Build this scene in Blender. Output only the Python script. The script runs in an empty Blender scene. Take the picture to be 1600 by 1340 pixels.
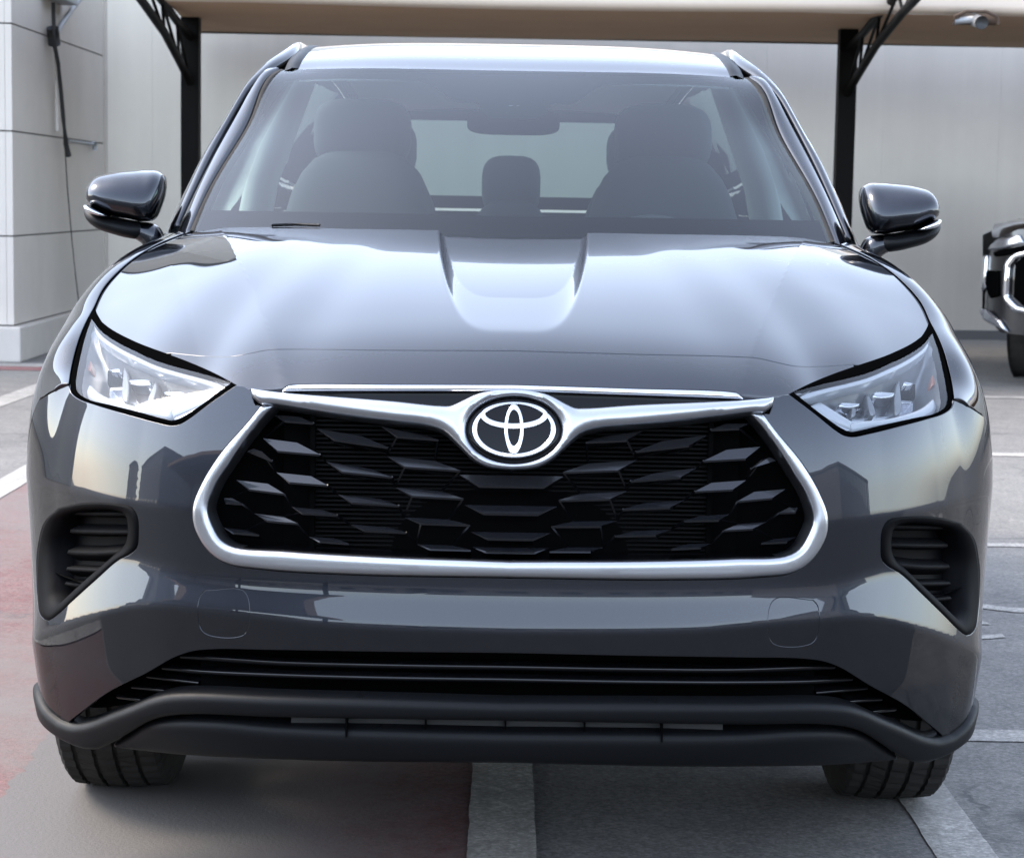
import bpy, bmesh, math, random
import numpy as np
from mathutils import Vector, Matrix
from mathutils.geometry import delaunay_2d_cdt
R = math.radians
random.seed(7)
S = bpy.context.scene
COL = S.collection

# ------------------------------------------------------------------ camera
CX, YAW, PIT, ROL = -0.0188, 0.00516, 0.10994, 0.0173
HC, DC, FPX = 1.25, 3.5, 3250.0            # height, distance to the nose, focal length in photo pixels
GZ = -0.028                                  # ground level
_f = np.array([math.sin(YAW)*math.cos(PIT), math.cos(YAW)*math.cos(PIT), -math.sin(PIT)])
_r = np.array([math.cos(YAW), -math.sin(YAW), 0.0]); _u = np.cross(_r, _f)
CR = math.cos(ROL)*_r + math.sin(ROL)*_u
CU = math.cos(ROL)*_u - math.sin(ROL)*_r
CF = _f; CP = np.array([CX, -DC, HC])
cd = bpy.data.cameras.new('camera'); cam = bpy.data.objects.new('camera', cd); COL.objects.link(cam)
cd.sensor_width = 36.0; cd.lens = FPX/1600*36; cd.clip_start = 0.05; cd.clip_end = 2000
cam.matrix_world = Matrix(((CR[0], CU[0], -CF[0], CP[0]), (CR[1], CU[1], -CF[1], CP[1]), (CR[2], CU[2], -CF[2], CP[2]), (0, 0, 0, 1)))
cd.dof.use_dof = True; cd.dof.focus_distance = 4.0; cd.dof.aperture_fstop = 13
S.camera = cam

# ------------------------------------------------------------------ world and sun
SUN_EL, SUN_AZ = R(46), R(284)               # azimuth clockwise from +Y: low, behind the buildings on the left
w = bpy.data.worlds.new('World'); S.world = w; w.use_nodes = True
nt = w.node_tree; nt.nodes.clear()
sky = nt.nodes.new('ShaderNodeTexSky'); sky.sky_type = 'NISHITA'; sky.sun_disc = False
sky.sun_elevation = SUN_EL; sky.sun_rotation = SUN_AZ
sky.air_density = 1.0; sky.dust_density = 1.2; sky.ozone_density = 3.0; sky.altitude = 0
bg = nt.nodes.new('ShaderNodeBackground'); bg.inputs[1].default_value = 0.15
wo = nt.nodes.new('ShaderNodeOutputWorld')
hz = nt.nodes.new('ShaderNodeHueSaturation'); hz.inputs['Saturation'].default_value = .58      # dusty air: a paler sky all round
nt.links.new(sky.outputs[0], hz.inputs['Color']); nt.links.new(hz.outputs[0], bg.inputs[0]); nt.links.new(bg.outputs[0], wo.inputs[0])
sl = bpy.data.lights.new('sun', 'SUN'); sl.energy = 0.65; sl.angle = R(22); sl.color = (1, .84, .66)
so = bpy.data.objects.new('sun', sl); COL.objects.link(so)
sd = Vector((math.sin(SUN_AZ)*math.cos(SUN_EL), math.cos(SUN_AZ)*math.cos(SUN_EL), math.sin(SUN_EL)))
so.rotation_euler = sd.to_track_quat('Z', 'Y').to_euler(); so.location = (-8, -4, 8)
vs = S.view_settings; vs.view_transform = 'Standard'; vs.look = 'None'; vs.gamma = 1; vs.exposure = 2.68; vs.use_curve_mapping = False
S.render.engine = 'CYCLES'
S.cycles.max_bounces = 10; S.cycles.transparent_max_bounces = 16; S.cycles.glossy_bounces = 6
S.cycles.use_denoising = True; S.cycles.caustics_reflective = False; S.cycles.caustics_refractive = False

# ------------------------------------------------------------------ materials
def mat(name, col=(.5,.5,.5), rough=.5, metal=0., coat=0., coat_rough=.03, spec=.5, emit=None, estr=0, noise=None, bump=None, ior=1.5):
    m = bpy.data.materials.new(name); m.use_nodes = True
    n = m.node_tree.nodes; l = m.node_tree.links
    b = n['Principled BSDF']
    b.inputs['Base Color'].default_value = (*col, 1); b.inputs['Roughness'].default_value = rough
    b.inputs['Metallic'].default_value = metal; b.inputs['Coat Weight'].default_value = coat
    b.inputs['Coat Roughness'].default_value = coat_rough; b.inputs['Specular IOR Level'].default_value = spec
    b.inputs['IOR'].default_value = ior
    if emit: b.inputs['Emission Color'].default_value = (*emit, 1); b.inputs['Emission Strength'].default_value = estr
    tc = n.new('ShaderNodeTexCoord')
    if noise:      # (scale, amount, colour2, roughness variation)
        sc, amt, c2, rv = noise
        t = n.new('ShaderNodeTexNoise'); t.inputs['Scale'].default_value = sc; t.inputs['Detail'].default_value = 8; t.inputs['Roughness'].default_value = .65
        l.new(tc.outputs['Object'], t.inputs['Vector'])
        r = n.new('ShaderNodeValToRGB'); r.color_ramp.elements[0].position = .5-amt; r.color_ramp.elements[1].position = .5+amt
        r.color_ramp.elements[0].color = (*c2, 1); r.color_ramp.elements[1].color = (*col, 1)
        l.new(t.outputs[0], r.inputs[0]); l.new(r.outputs[0], b.inputs['Base Color'])
        if rv:
            mr = n.new('ShaderNodeMapRange'); mr.inputs[3].default_value = rough-rv; mr.inputs[4].default_value = rough+rv
            l.new(t.outputs[0], mr.inputs[0]); l.new(mr.outputs[0], b.inputs['Roughness'])
    if bump:       # (scale, strength, distance)
        t2 = n.new('ShaderNodeTexNoise'); t2.inputs['Scale'].default_value = bump[0]; t2.inputs['Detail'].default_value = 6
        l.new(tc.outputs['Object'], t2.inputs['Vector'])
        bp = n.new('ShaderNodeBump'); bp.inputs['Strength'].default_value = bump[1]; bp.inputs['Distance'].default_value = bump[2]
        l.new(t2.outputs[0], bp.inputs['Height']); l.new(bp.outputs[0], b.inputs['Normal'])
    return m

def glass_mat(name, tint=(.8,.9,.9), ior=1.52, haze=None, rough=0.0, mult=1.15):
    m = bpy.data.materials.new(name); m.use_nodes = True
    n = m.node_tree.nodes; l = m.node_tree.links; n.clear()
    o = n.new('ShaderNodeOutputMaterial'); mx = n.new('ShaderNodeMixShader'); fr = n.new('ShaderNodeFresnel'); fr.inputs[0].default_value = ior
    tr = n.new('ShaderNodeBsdfTransparent'); tr.inputs[0].default_value = (*tint, 1)
    gl = n.new('ShaderNodeBsdfGlossy'); gl.inputs['Roughness'].default_value = rough
    # a pane has two faces: about twice the single-face reflection
    ml = n.new('ShaderNodeMath'); ml.operation = 'MULTIPLY'; ml.inputs[1].default_value = mult; ml.use_clamp = True
    geo = n.new('ShaderNodeNewGeometry'); 
    l.new(fr.outputs[0], ml.inputs[0]); l.new(ml.outputs[0], mx.inputs[0])
    src = tr
    if haze:
        df = n.new('ShaderNodeBsdfDiffuse'); df.inputs[0].default_value = (*haze[0], 1)
        m2 = n.new('ShaderNodeMixShader'); m2.inputs[0].default_value = haze[1]
        l.new(tr.outputs[0], m2.inputs[1]); l.new(df.outputs[0], m2.inputs[2]); src = m2
    l.new(src.outputs[0], mx.inputs[1]); l.new(gl.outputs[0], mx.inputs[2]); l.new(mx.outputs[0], o.inputs[0])
    return m

M = {}
M['paint'] = mat('grey_paint', (.019,.0212,.027), .36, 1.0, 1.0, .006)
M['paint'].node_tree.nodes['Principled BSDF'].inputs['Coat IOR'].default_value = 1.50
M['paint'].node_tree.nodes['Principled BSDF'].inputs['Specular Tint'].default_value = (.22,.22,.24,1)
def dusty(m, lo, hi, sc=5.):
    n = m.node_tree.nodes; l = m.node_tree.links; b = n['Principled BSDF']; tc = n.new('ShaderNodeTexCoord'); t = n.new('ShaderNodeTexNoise')
    t.inputs['Scale'].default_value = sc; t.inputs['Detail'].default_value = 10; t.inputs['Roughness'].default_value = .7; l.new(tc.outputs['Object'], t.inputs['Vector'])
    r = n.new('ShaderNodeMapRange'); r.inputs[1].default_value = .35; r.inputs[2].default_value = .75; r.inputs[3].default_value = lo; r.inputs[4].default_value = hi
    l.new(t.outputs[0], r.inputs[0]); l.new(r.outputs[0], b.inputs['Coat Roughness'])
    t2 = n.new('ShaderNodeTexNoise'); t2.inputs['Scale'].default_value = 700; t2.inputs['Detail'].default_value = 2; l.new(tc.outputs['Object'], t2.inputs['Vector'])
    c = n.new('ShaderNodeMix'); c.data_type = 'RGBA'; k = b.inputs['Base Color'].default_value; c.inputs[6].default_value = (k[0]*.7, k[1]*.7, k[2]*.7, 1); c.inputs[7].default_value = (k[0]*1.35, k[1]*1.35, k[2]*1.35, 1)
    l.new(t2.outputs[0], c.inputs[0]); l.new(c.outputs[2], b.inputs['Base Color'])
dusty(M['paint'], .003, .035)
M['black_gloss'] = mat('gloss_black', (.002,.002,.0025), .08, 0, spec=.2)
M['grille_black'] = mat('grille_black', (.003,.003,.0035), .14, 0, spec=.4)
M['plastic'] = mat('black_plastic', (.0045,.0048,.0056), .50, 0, spec=.16, noise=(60,.3,(.005,.0055,.006),.06), bump=(900,.12,.0004))
M['rubber'] = mat('rubber', (.016,.015,.014), .85, 0, spec=.2, noise=(18,.25,(.035,.032,.028),.05), bump=(160,.25,.001))
M['bezel'] = mat('matt_black', (.0015,.0015,.0015), .9, 0, spec=.0)
M['pocket'] = mat('pocket_black', (.0022,.0022,.0026), .55, 0, spec=.04)
M['fin'] = mat('radiator_fin', (.0035,.0035,.0035), .6, 0, spec=.1)
M['vane'] = mat('vane_black', (.014,.015,.018), .16, .5, .5, .03)
M['dark'] = mat('dark_void', (.0012,.0012,.0012), .9, spec=.05)
M['chrome'] = mat('satin_chrome', (.46,.47,.49), .30, 1.0)
M['bright'] = mat('bright_chrome', (.62,.63,.65), .06, 1.0)
M['silver'] = mat('reflector_silver', (.42,.43,.46), .18, .9)
M['lampwhite'] = mat('lamp_white', (.38,.395,.42), .22, 0, .6, .05)
M['lampgrey'] = mat('lamp_grey', (.20,.205,.215), .30, .6)
M['amber'] = mat('amber_lens', (.30,.11,.06), .3, 0, .3)
M['lens'] = glass_mat('lamp_lens', (.95,.97,.98), 1.5, mult=.6)
M['glass'] = glass_mat('windshield_glass', (.84,.97,.93), 1.52, mult=.72)
M['sideglass'] = glass_mat('side_glass', (.80,.90,.88), 1.52)
M['rearglass'] = glass_mat('privacy_glass', (.40,.47,.46), 1.52)
M['frit'] = mat('frit_black', (.002,.0022,.003), .9, spec=0.)
M['seat'] = mat('seat_fabric', (.038,.043,.048), .9, spec=.1)
M['liner'] = mat('headliner', (.62,.63,.62), .9)
M['trim'] = mat('cabin_trim', (.22,.235,.235), .9, spec=.1)
M['dash'] = mat('dash_plastic', (.035,.036,.040), .7)
M['steel'] = mat('wheel_metal', (.45,.46,.48), .3, .9)

# ------------------------------------------------------------------ basic builders
def mesh(name, v, f, m, parent=None, smooth=True, normals=None):
    me = bpy.data.meshes.new(name)
    me.from_pydata([tuple(map(float, p)) for p in v], [], [tuple(map(int, q)) for q in f])
    me.materials.append(m)
    if smooth: me.polygons.foreach_set('use_smooth', [True]*len(me.polygons))
    me.update()
    if normals is not None:
        me.normals_split_custom_set_from_vertices([tuple(map(float, q)) for q in normals])
    o = bpy.data.objects.new(name, me); COL.objects.link(o)
    if parent: o.parent = parent
    return o
def empty(name, loc=(0,0,0), label=None, cat=None, group=None):
    o = bpy.data.objects.new(name, None); COL.objects.link(o); o.location = loc; o.empty_display_size = .1
    if label: tag(o, label, cat, group)
    return o
def tag(o, label=None, cat=None, group=None, kind=None):
    if label: o['label'] = label
    if cat: o['category'] = cat
    if group: o['group'] = group
    if kind: o['kind'] = kind
    return o
def mir(p): p = np.array(p, float).copy(); p[..., 0] *= -1; return p
def both(name, v, f, m, parent, **k):
    """left mesh as given and its mirror image"""
    a = mesh(name, v, f, m, parent, **k)
    n = k.pop('normals', None)
    b = mesh(name, mir(v), [tuple(reversed(q)) for q in f], m, parent, normals=None if n is None else mir(n), **k)
    return a, b
def box(x0,x1,y0,y1,z0,z1):
    v = [(x,y,z) for x in (x0,x1) for y in (y0,y1) for z in (z0,z1)]
    f = [(0,1,3,2),(4,6,7,5),(0,4,5,1),(2,3,7,6),(0,2,6,4),(1,5,7,3)]
    return v, f
def boxes(lst):
    V, Fc = [], []
    for b in lst:
        v, f = box(*b); k = len(V); V += v; Fc += [tuple(i+k for i in q) for q in f]
    return V, Fc
def bevel_obj(o, w=.01, seg=2):
    bm = bmesh.new(); bm.from_mesh(o.data)
    bmesh.ops.bevel(bm, geom=bm.edges[:], offset=w, segments=seg, affect='EDGES', profile=.6)
    bmesh.ops.recalc_face_normals(bm, faces=bm.faces[:]); bm.to_mesh(o.data); bm.free(); return o
def tube(pts, r, n=8, cap=True):
    pts = [Vector(p) for p in pts]; rr = r if hasattr(r, '__len__') else [r]*len(pts)
    V, Fc = [], []
    for i, p in enumerate(pts):
        d = (pts[min(i+1, len(pts)-1)] - pts[max(i-1, 0)]).normalized()
        a = Vector((0,0,1)) if abs(d.z) < .9 else Vector((1,0,0))
        s = d.cross(a).normalized(); t = d.cross(s).normalized()
        for k in range(n):
            q = 2*math.pi*k/n; V.append(p + (s*math.cos(q) + t*math.sin(q))*rr[i])
    for i in range(len(pts)-1):
        for k in range(n):
            Fc.append((i*n+k, i*n+(k+1)%n, (i+1)*n+(k+1)%n, (i+1)*n+k))
    if cap: Fc += [tuple(range(n)), tuple(reversed(range((len(pts)-1)*n, len(pts)*n)))]
    return V, Fc
def grid_faces(nu, nv, closed_u=False):
    return [(i*nv+j, ((i+1)%nu)*nv+j, ((i+1)%nu)*nv+j+1, i*nv+j+1) for i in range(nu if closed_u else nu-1) for j in range(nv-1)]
def merge(*parts):
    V, Fc = [], []
    for v, f in parts:
        k = len(V); V += list(v); Fc += [tuple(i+k for i in q) for q in f]
    return V, Fc

# pixel -> ray
def rays(px):
    px = np.atleast_2d(np.array(px, float))
    return CF + np.outer((px[:,0]-800)/FPX, CR) - np.outer((px[:,1]-670)/FPX, CU)
def at_y(px, Y):
    d = rays(px); Y = np.broadcast_to(np.array(Y, float), (len(d),)); return CP + d*((Y-CP[1])/d[:,1])[:,None]
def at_x(px, X):
    d = rays(px); return CP + d*((X-CP[0])/d[:,0])[:,None]
def at_z(px, Z=GZ):
    d = rays(px); return CP + d*((Z-CP[2])/d[:,2])[:,None]
def project(P):
    q = np.asarray(P, float)-CP; w_ = q@CF
    return np.stack([800+FPX*(q@CR)/w_, 670-FPX*(q@CU)/w_], -1)

# natural cubic spline through points
def spline1(t, y, tq):
    t = np.asarray(t, float); y = np.asarray(y, float); n = len(t); h = np.diff(t)
    A = np.zeros((n, n)); b = np.zeros(y.shape); A[0,0] = A[-1,-1] = 1
    for i in range(1, n-1):
        A[i,i-1] = h[i-1]; A[i,i] = 2*(h[i-1]+h[i]); A[i,i+1] = h[i]
        b[i] = 6*((y[i+1]-y[i])/h[i] - (y[i]-y[i-1])/h[i-1])
    m = np.linalg.solve(A, b)
    tq = np.asarray(tq, float); k = np.clip(np.searchsorted(t, tq)-1, 0, n-2)
    d = tq-t[k]; e = t[k+1]-tq; hk = h[k]
    if y.ndim > 1: d, e, hk = d[...,None], e[...,None], hk[...,None]
    return (m[k]*e**3 + m[k+1]*d**3)/(6*hk) + (y[k]/hk - m[k]*hk/6)*e + (y[k+1]/hk - m[k+1]*hk/6)*d
def pchip(t, y, tq):
    """monotone smooth interpolation"""
    t = np.asarray(t, float); y = np.asarray(y, float); h = np.diff(t); dl = np.diff(y)/h
    m = np.zeros(len(t)); m[0], m[-1] = dl[0], dl[-1]
    for i in range(1, len(t)-1):
        if dl[i-1]*dl[i] > 0:
            w1 = 2*h[i]+h[i-1]; w2 = h[i]+2*h[i-1]; m[i] = (w1+w2)/(w1/dl[i-1]+w2/dl[i])
    tq = np.clip(np.asarray(tq, float), t[0], t[-1]); k = np.clip(np.searchsorted(t, tq)-1, 0, len(t)-2)
    s = (tq-t[k])/h[k]
    return (1+2*s)*(1-s)**2*y[k] + s*(1-s)**2*h[k]*m[k] + s*s*(3-2*s)*y[k+1] + s*s*(s-1)*h[k]*m[k+1]
def smooth_curve(P, n, corners=()):
    """dense polyline through P (Catmull-Rom), sharp at the listed indices"""
    P = np.asarray(P, float); seg = [0]+sorted(corners)+[len(P)-1]; out = []
    tot = sum(np.linalg.norm(np.diff(P, axis=0), axis=1))
    for a, b in zip(seg[:-1], seg[1:]):
        if b <= a: continue
        Q = P[a:b+1]; L = np.r_[0, np.cumsum(np.maximum(1e-9, np.linalg.norm(np.diff(Q, axis=0), axis=1))**.75)]
        k = max(2, int(round(n*np.linalg.norm(np.diff(Q, axis=0), axis=1).sum()/tot))+1)
        tq = np.linspace(0, L[-1], k)
        q = np.stack([np.interp(tq, L, Q[:,c]) for c in range(Q.shape[1])], 1) if len(Q) < 3 else np.stack([hermite(L, Q[:,c], tq) for c in range(Q.shape[1])], 1)
        out.append(q[:-1])
    out.append(P[-1:]); return np.concatenate(out)
def hermite(t, y, tq):
    h = np.diff(t); dl = np.diff(y)/h; m = np.zeros(len(t)); m[0], m[-1] = dl[0], dl[-1]
    m[1:-1] = (dl[:-1]*h[1:]+dl[1:]*h[:-1])/(h[1:]+h[:-1])
    k = np.clip(np.searchsorted(t, tq)-1, 0, len(t)-2); s = (tq-t[k])/h[k]
    return (1+2*s)*(1-s)**2*y[k] + s*(1-s)**2*h[k]*m[k] + s*s*(3-2*s)*y[k+1] + s*s*(s-1)*h[k]*m[k+1]
def sstep(x, a, b): t = np.clip((np.asarray(x, float)-a)/(b-a), 0, 1); return t*t*(3-2*t)
def inside(p, loop):
    x, y = p[:,0], p[:,1]; r = np.zeros(len(p), bool); L = np.asarray(loop); n = len(L); j = n-1
    for i in range(n):
        xi, yi = L[i]; xj, yj = L[j]
        c = ((yi > y) != (yj > y)) & (x < (xj-xi)*(y-yi)/((yj-yi) if yj != yi else 1e-12)+xi); r ^= c; j = i
    return r
def bdist(p, loops):
    d = np.full(len(p), 1e9)
    for L in loops:
        L = np.asarray(L); 
        for a, b in zip(L, np.roll(L, -1, 0)):
            ab = b-a; t = np.clip(((p-a)@ab)/max(ab@ab, 1e-14), 0, 1)
            d = np.minimum(d, np.hypot(*(p-a-t[:,None]*ab).T))
    return d
def resample(L, step):
    L = np.asarray(L, float); out = []
    for a, b in zip(L, np.roll(L, -1, 0)):
        k = max(1, int(np.ceil(np.linalg.norm(b-a)/step))); out += [a+(b-a)*i/k for i in range(k)]
    return np.array(out)
def cdt(outer, holes, step, bstep=None, rings=()):
    """triangulate a plane region with inner grid points; returns points, tris, boundary loops (as index lists)"""
    loops = [resample(L, bstep or step) for L in [outer]+list(holes)]
    P = [p for L in loops for p in L]; E = []; k = 0; idx = []
    for L in loops:
        n = len(L); E += [(k+i, k+(i+1) % n) for i in range(n)]; idx.append(list(range(k, k+n))); k += n
    lo, hi = np.min(loops[0], 0), np.max(loops[0], 0)
    gx, gy = np.arange(lo[0], hi[0], step), np.arange(lo[1], hi[1], step*.87)
    g = np.array([(x+(j % 2)*step*.5, y) for j, y in enumerate(gy) for x in gx]).reshape(-1, 2)
    g = g[inside(g, loops[0])]
    for L in loops[1:]: g = g[~inside(g, L)]
    if len(g):
        near = np.ones(len(g), bool)
        near = bdist(g, loops) > (max(rings)+step*.5 if len(rings) else step*.45)
        g = g[near]
    for rd in rings:
        for L in loops:
            t = np.roll(L, -1, 0)-np.roll(L, 1, 0); t /= np.maximum(1e-9, np.linalg.norm(t, axis=1))[:,None]; nn = np.stack([t[:,1], -t[:,0]], 1)
            for sg in (1, -1):
                q = L+nn*rd*sg; ok = inside(q, loops[0])
                for H in loops[1:]: ok &= ~inside(q, H)
                q = q[ok]
                if len(q): q = q[bdist(q, loops) > rd*.96]
                if len(q): g = np.vstack([g.reshape(-1, 2), q])
    allp = [Vector((float(a), float(b))) for a, b in P] + [Vector((float(a), float(b))) for a, b in g]
    v, e, f, ov, oe, of = delaunay_2d_cdt(allp, E, [], 0, 1e-7)
    vp = np.array([(q.x, q.y) for q in v]); f = np.array([t for t in f if len(t) == 3])
    c = vp[f].mean(1); ok = inside(c, loops[0])
    for L in loops[1:]: ok &= ~inside(c, L)
    f = f[ok]
    a = vp[f]; cr = (a[:,1,0]-a[:,0,0])*(a[:,2,1]-a[:,0,1])-(a[:,1,1]-a[:,0,1])*(a[:,2,0]-a[:,0,0])
    f[cr < 0] = f[cr < 0][:, ::-1]
    back = {}
    for new, olds in enumerate(ov):
        for o_ in olds: back[o_] = new
    bl = [[back[i] for i in L if i in back] for L in idx]
    return vp, f, bl, loops

class Surf:
    """F(uv (n,2)) -> xyz ; orient +1/-1 chooses the outward side"""
    def __init__(s, F, orient=1, h=.003): s.F, s.o, s.h = F, orient, h
    def n(s, uv):
        h = s.h; du = s.F(uv+[h,0])-s.F(uv-[h,0]); dv = s.F(uv+[0,h])-s.F(uv-[0,h])
        n = np.cross(du, dv)*s.o; return n/np.maximum(1e-12, np.linalg.norm(n, axis=1))[:,None]
    def inv(s, px, guess):
        px = np.atleast_2d(np.array(px, float)); uv = np.array(guess, float).copy(); h = 1e-4
        for _ in range(40):
            p0 = project(s.F(uv)); r = px-p0
            a = (project(s.F(uv+[h,0]))-p0)/h; b = (project(s.F(uv+[0,h]))-p0)/h
            det = a[:,0]*b[:,1]-a[:,1]*b[:,0]; det = np.where(np.abs(det) < 1e-3, 1e-3, det)
            du = (r[:,0]*b[:,1]-r[:,1]*b[:,0])/det; dv = (a[:,0]*r[:,1]-a[:,1]*r[:,0])/det
            uv = uv + np.clip(np.stack([du, dv], 1), -.08, .08)*.8
        return uv

def panel(name, surf, outer, holes, m, parent, step=.012, flange=.010, off=0., mirror=False, lip=.0015, bstep=None):
    """sheet-metal panel: trimmed smooth surface with turned-in edges"""
    uv, f, bl, loops = cdt(outer, holes, step, bstep)
    n = surf.n(uv); P = surf.F(uv)+n*off
    # orient faces
    a = P[f]; fn = np.cross(a[:,1]-a[:,0], a[:,2]-a[:,0]); s = (fn*n[f[:,0]]).sum(1)
    f = f.copy(); f[s < 0] = f[s < 0][:, ::-1]
    V = [P]; N = [n]; Fc = [tuple(q) for q in f]; k = len(P)
    for li, L in enumerate(bl):
        if not flange: break
        p0 = P[L]; nn = n[L]
        tdir = np.roll(p0, -1, 0)-np.roll(p0, 1, 0); side = np.cross(tdir, nn); side /= np.maximum(1e-9, np.linalg.norm(side, axis=1))[:,None]
        # make side point away from the panel
        ctr = uv[L]; tt = np.roll(ctr, -1, 0)-np.roll(ctr, 1, 0); perp = np.stack([tt[:,1], -tt[:,0]], 1)
        perp /= np.maximum(1e-9, np.linalg.norm(perp, axis=1))[:,None]
        test = ctr+perp*.002; ins = inside(test, loops[0])
        for H in loops[1:]: ins &= ~inside(test, H)
        d3 = surf.F(ctr+perp*.002)-surf.F(ctr); sg = np.where(ins, -1, 1); d3 *= sg[:,None]
        side *= np.sign((side*d3).sum(1))[:,None]
        r1 = p0 + side*lip - nn*lip; r2 = p0 + side*lip - nn*flange; r1n = (side+nn*.4); r1n /= np.linalg.norm(r1n, axis=1)[:,None]
        m_ = len(L)
        V += [p0, r1, r1, r2]; N += [nn, r1n, side, side]
        for i in range(m_):
            j = (i+1) % m_
            for a_, b_ in ((0, 1), (2, 3)):
                q = (k+a_*m_+i, k+a_*m_+j, k+b_*m_+j, k+b_*m_+i)
                Fc.append(q)
        k += 4*m_
    V = np.concatenate(V); N = np.concatenate(N)
    # face orientation for flange quads
    F2 = []
    for q in Fc:
        a_ = V[q[1]]-V[q[0]]; b_ = V[q[2]]-V[q[0]]
        F2.append(q if np.dot(np.cross(a_, b_), N[q[0]]) >= 0 else tuple(reversed(q)))
    if mirror: return both(name, V, F2, m, parent, normals=N)
    return mesh(name, V, F2, m, parent, normals=N)

def puffy(name, surf, outer, holes, m, parent, r=.01, height=.01, step=.005, off=0., mirror=False, depth=.01, power=2.0, bstep=None, crown=0.):
    """solid moulding: region on a surface whose edges are rounded off; r edge radius, height its rise"""
    uv, f, bl, loops = cdt(outer, holes, step, bstep or step, [r*k for k in (.06,.2,.42,.7,1.0)])
    n = surf.n(uv); P0 = surf.F(uv)
    # metric distance to the edge
    sc = np.linalg.norm(surf.F(uv+[.002,0])-surf.F(uv-[.002,0]), axis=1)/.004
    d = bdist(uv, loops)*np.sqrt(sc)
    t = np.clip(d/r, 0, 1); hgt = height*np.maximum(0, 1-(1-t)**power)**(1/power) + crown*d
    P = P0+n*(off+hgt)[:,None]
    a = P[f]; fn = np.cross(a[:,1]-a[:,0], a[:,2]-a[:,0]); s = (fn*n[f[:,0]]).sum(1)
    f = f.copy(); f[s < 0] = f[s < 0][:, ::-1]
    Fc = [tuple(q) for q in f]; V = [P]; k = len(P)
    for L in bl:
        q = P[L]-n[L]*depth; V.append(q); m_ = len(L)
        Fc += [(L[i], L[(i+1) % m_], k+(i+1) % m_, k+i) for i in range(m_)]; k += m_
    V = np.concatenate(V)
    o = mesh(name, V, Fc, m, parent)
    bm = bmesh.new(); bm.from_mesh(o.data); bmesh.ops.recalc_face_normals(bm, faces=bm.faces[:])
    bm.faces.ensure_lookup_table(); i0 = int(np.argmax(d)); fi = next(x for x in bm.faces if i0 in [q.index for q in x.verts])
    if fi.normal.dot(Vector(n[i0])) < 0: bmesh.ops.reverse_faces(bm, faces=bm.faces[:])
    bm.to_mesh(o.data); bm.free()
    o.data.polygons.foreach_set('use_smooth', [True]*len(o.data.polygons))
    if mirror:
        v = np.array([x.co for x in o.data.vertices]); ff = [tuple(p.vertices) for p in o.data.polygons]
        o2 = mesh(name, mir(v), [tuple(reversed(q)) for q in ff], m, parent); return o, o2
    return o
# ================================================================== SETTING
def node_mat(name): m = bpy.data.materials.new(name); m.use_nodes = True; n = m.node_tree.nodes; return m, n, m.node_tree.links, n['Principled BSDF']
def N_(n, l, vec, scale, detail=8, rough=.6, dist=0.):
    t = n.new('ShaderNodeTexNoise'); t.inputs['Scale'].default_value = scale; t.inputs['Detail'].default_value = detail; t.inputs['Roughness'].default_value = rough; t.inputs['Distortion'].default_value = dist
    l.new(vec, t.inputs['Vector']); return t.outputs[0]
def RAMP(n, l, src, p0, p1, c0=(0,0,0), c1=(1,1,1)):
    r = n.new('ShaderNodeValToRGB'); r.color_ramp.elements[0].position = p0; r.color_ramp.elements[1].position = p1
    r.color_ramp.elements[0].color = (*c0, 1); r.color_ramp.elements[1].color = (*c1, 1); l.new(src, r.inputs[0]); return r.outputs[0]
def MIX(n, l, fac, a, b, mode='MIX'):
    m = n.new('ShaderNodeMix'); m.data_type = 'RGBA'; m.blend_type = mode
    if hasattr(fac, 'links'): l.new(fac, m.inputs[0])
    else: m.inputs[0].default_value = fac
    for s, k in ((a, 6), (b, 7)):
        if hasattr(s, 'links'): l.new(s, m.inputs[k])
        else: m.inputs[k].default_value = (*s, 1)
    return m.outputs[2]
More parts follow.
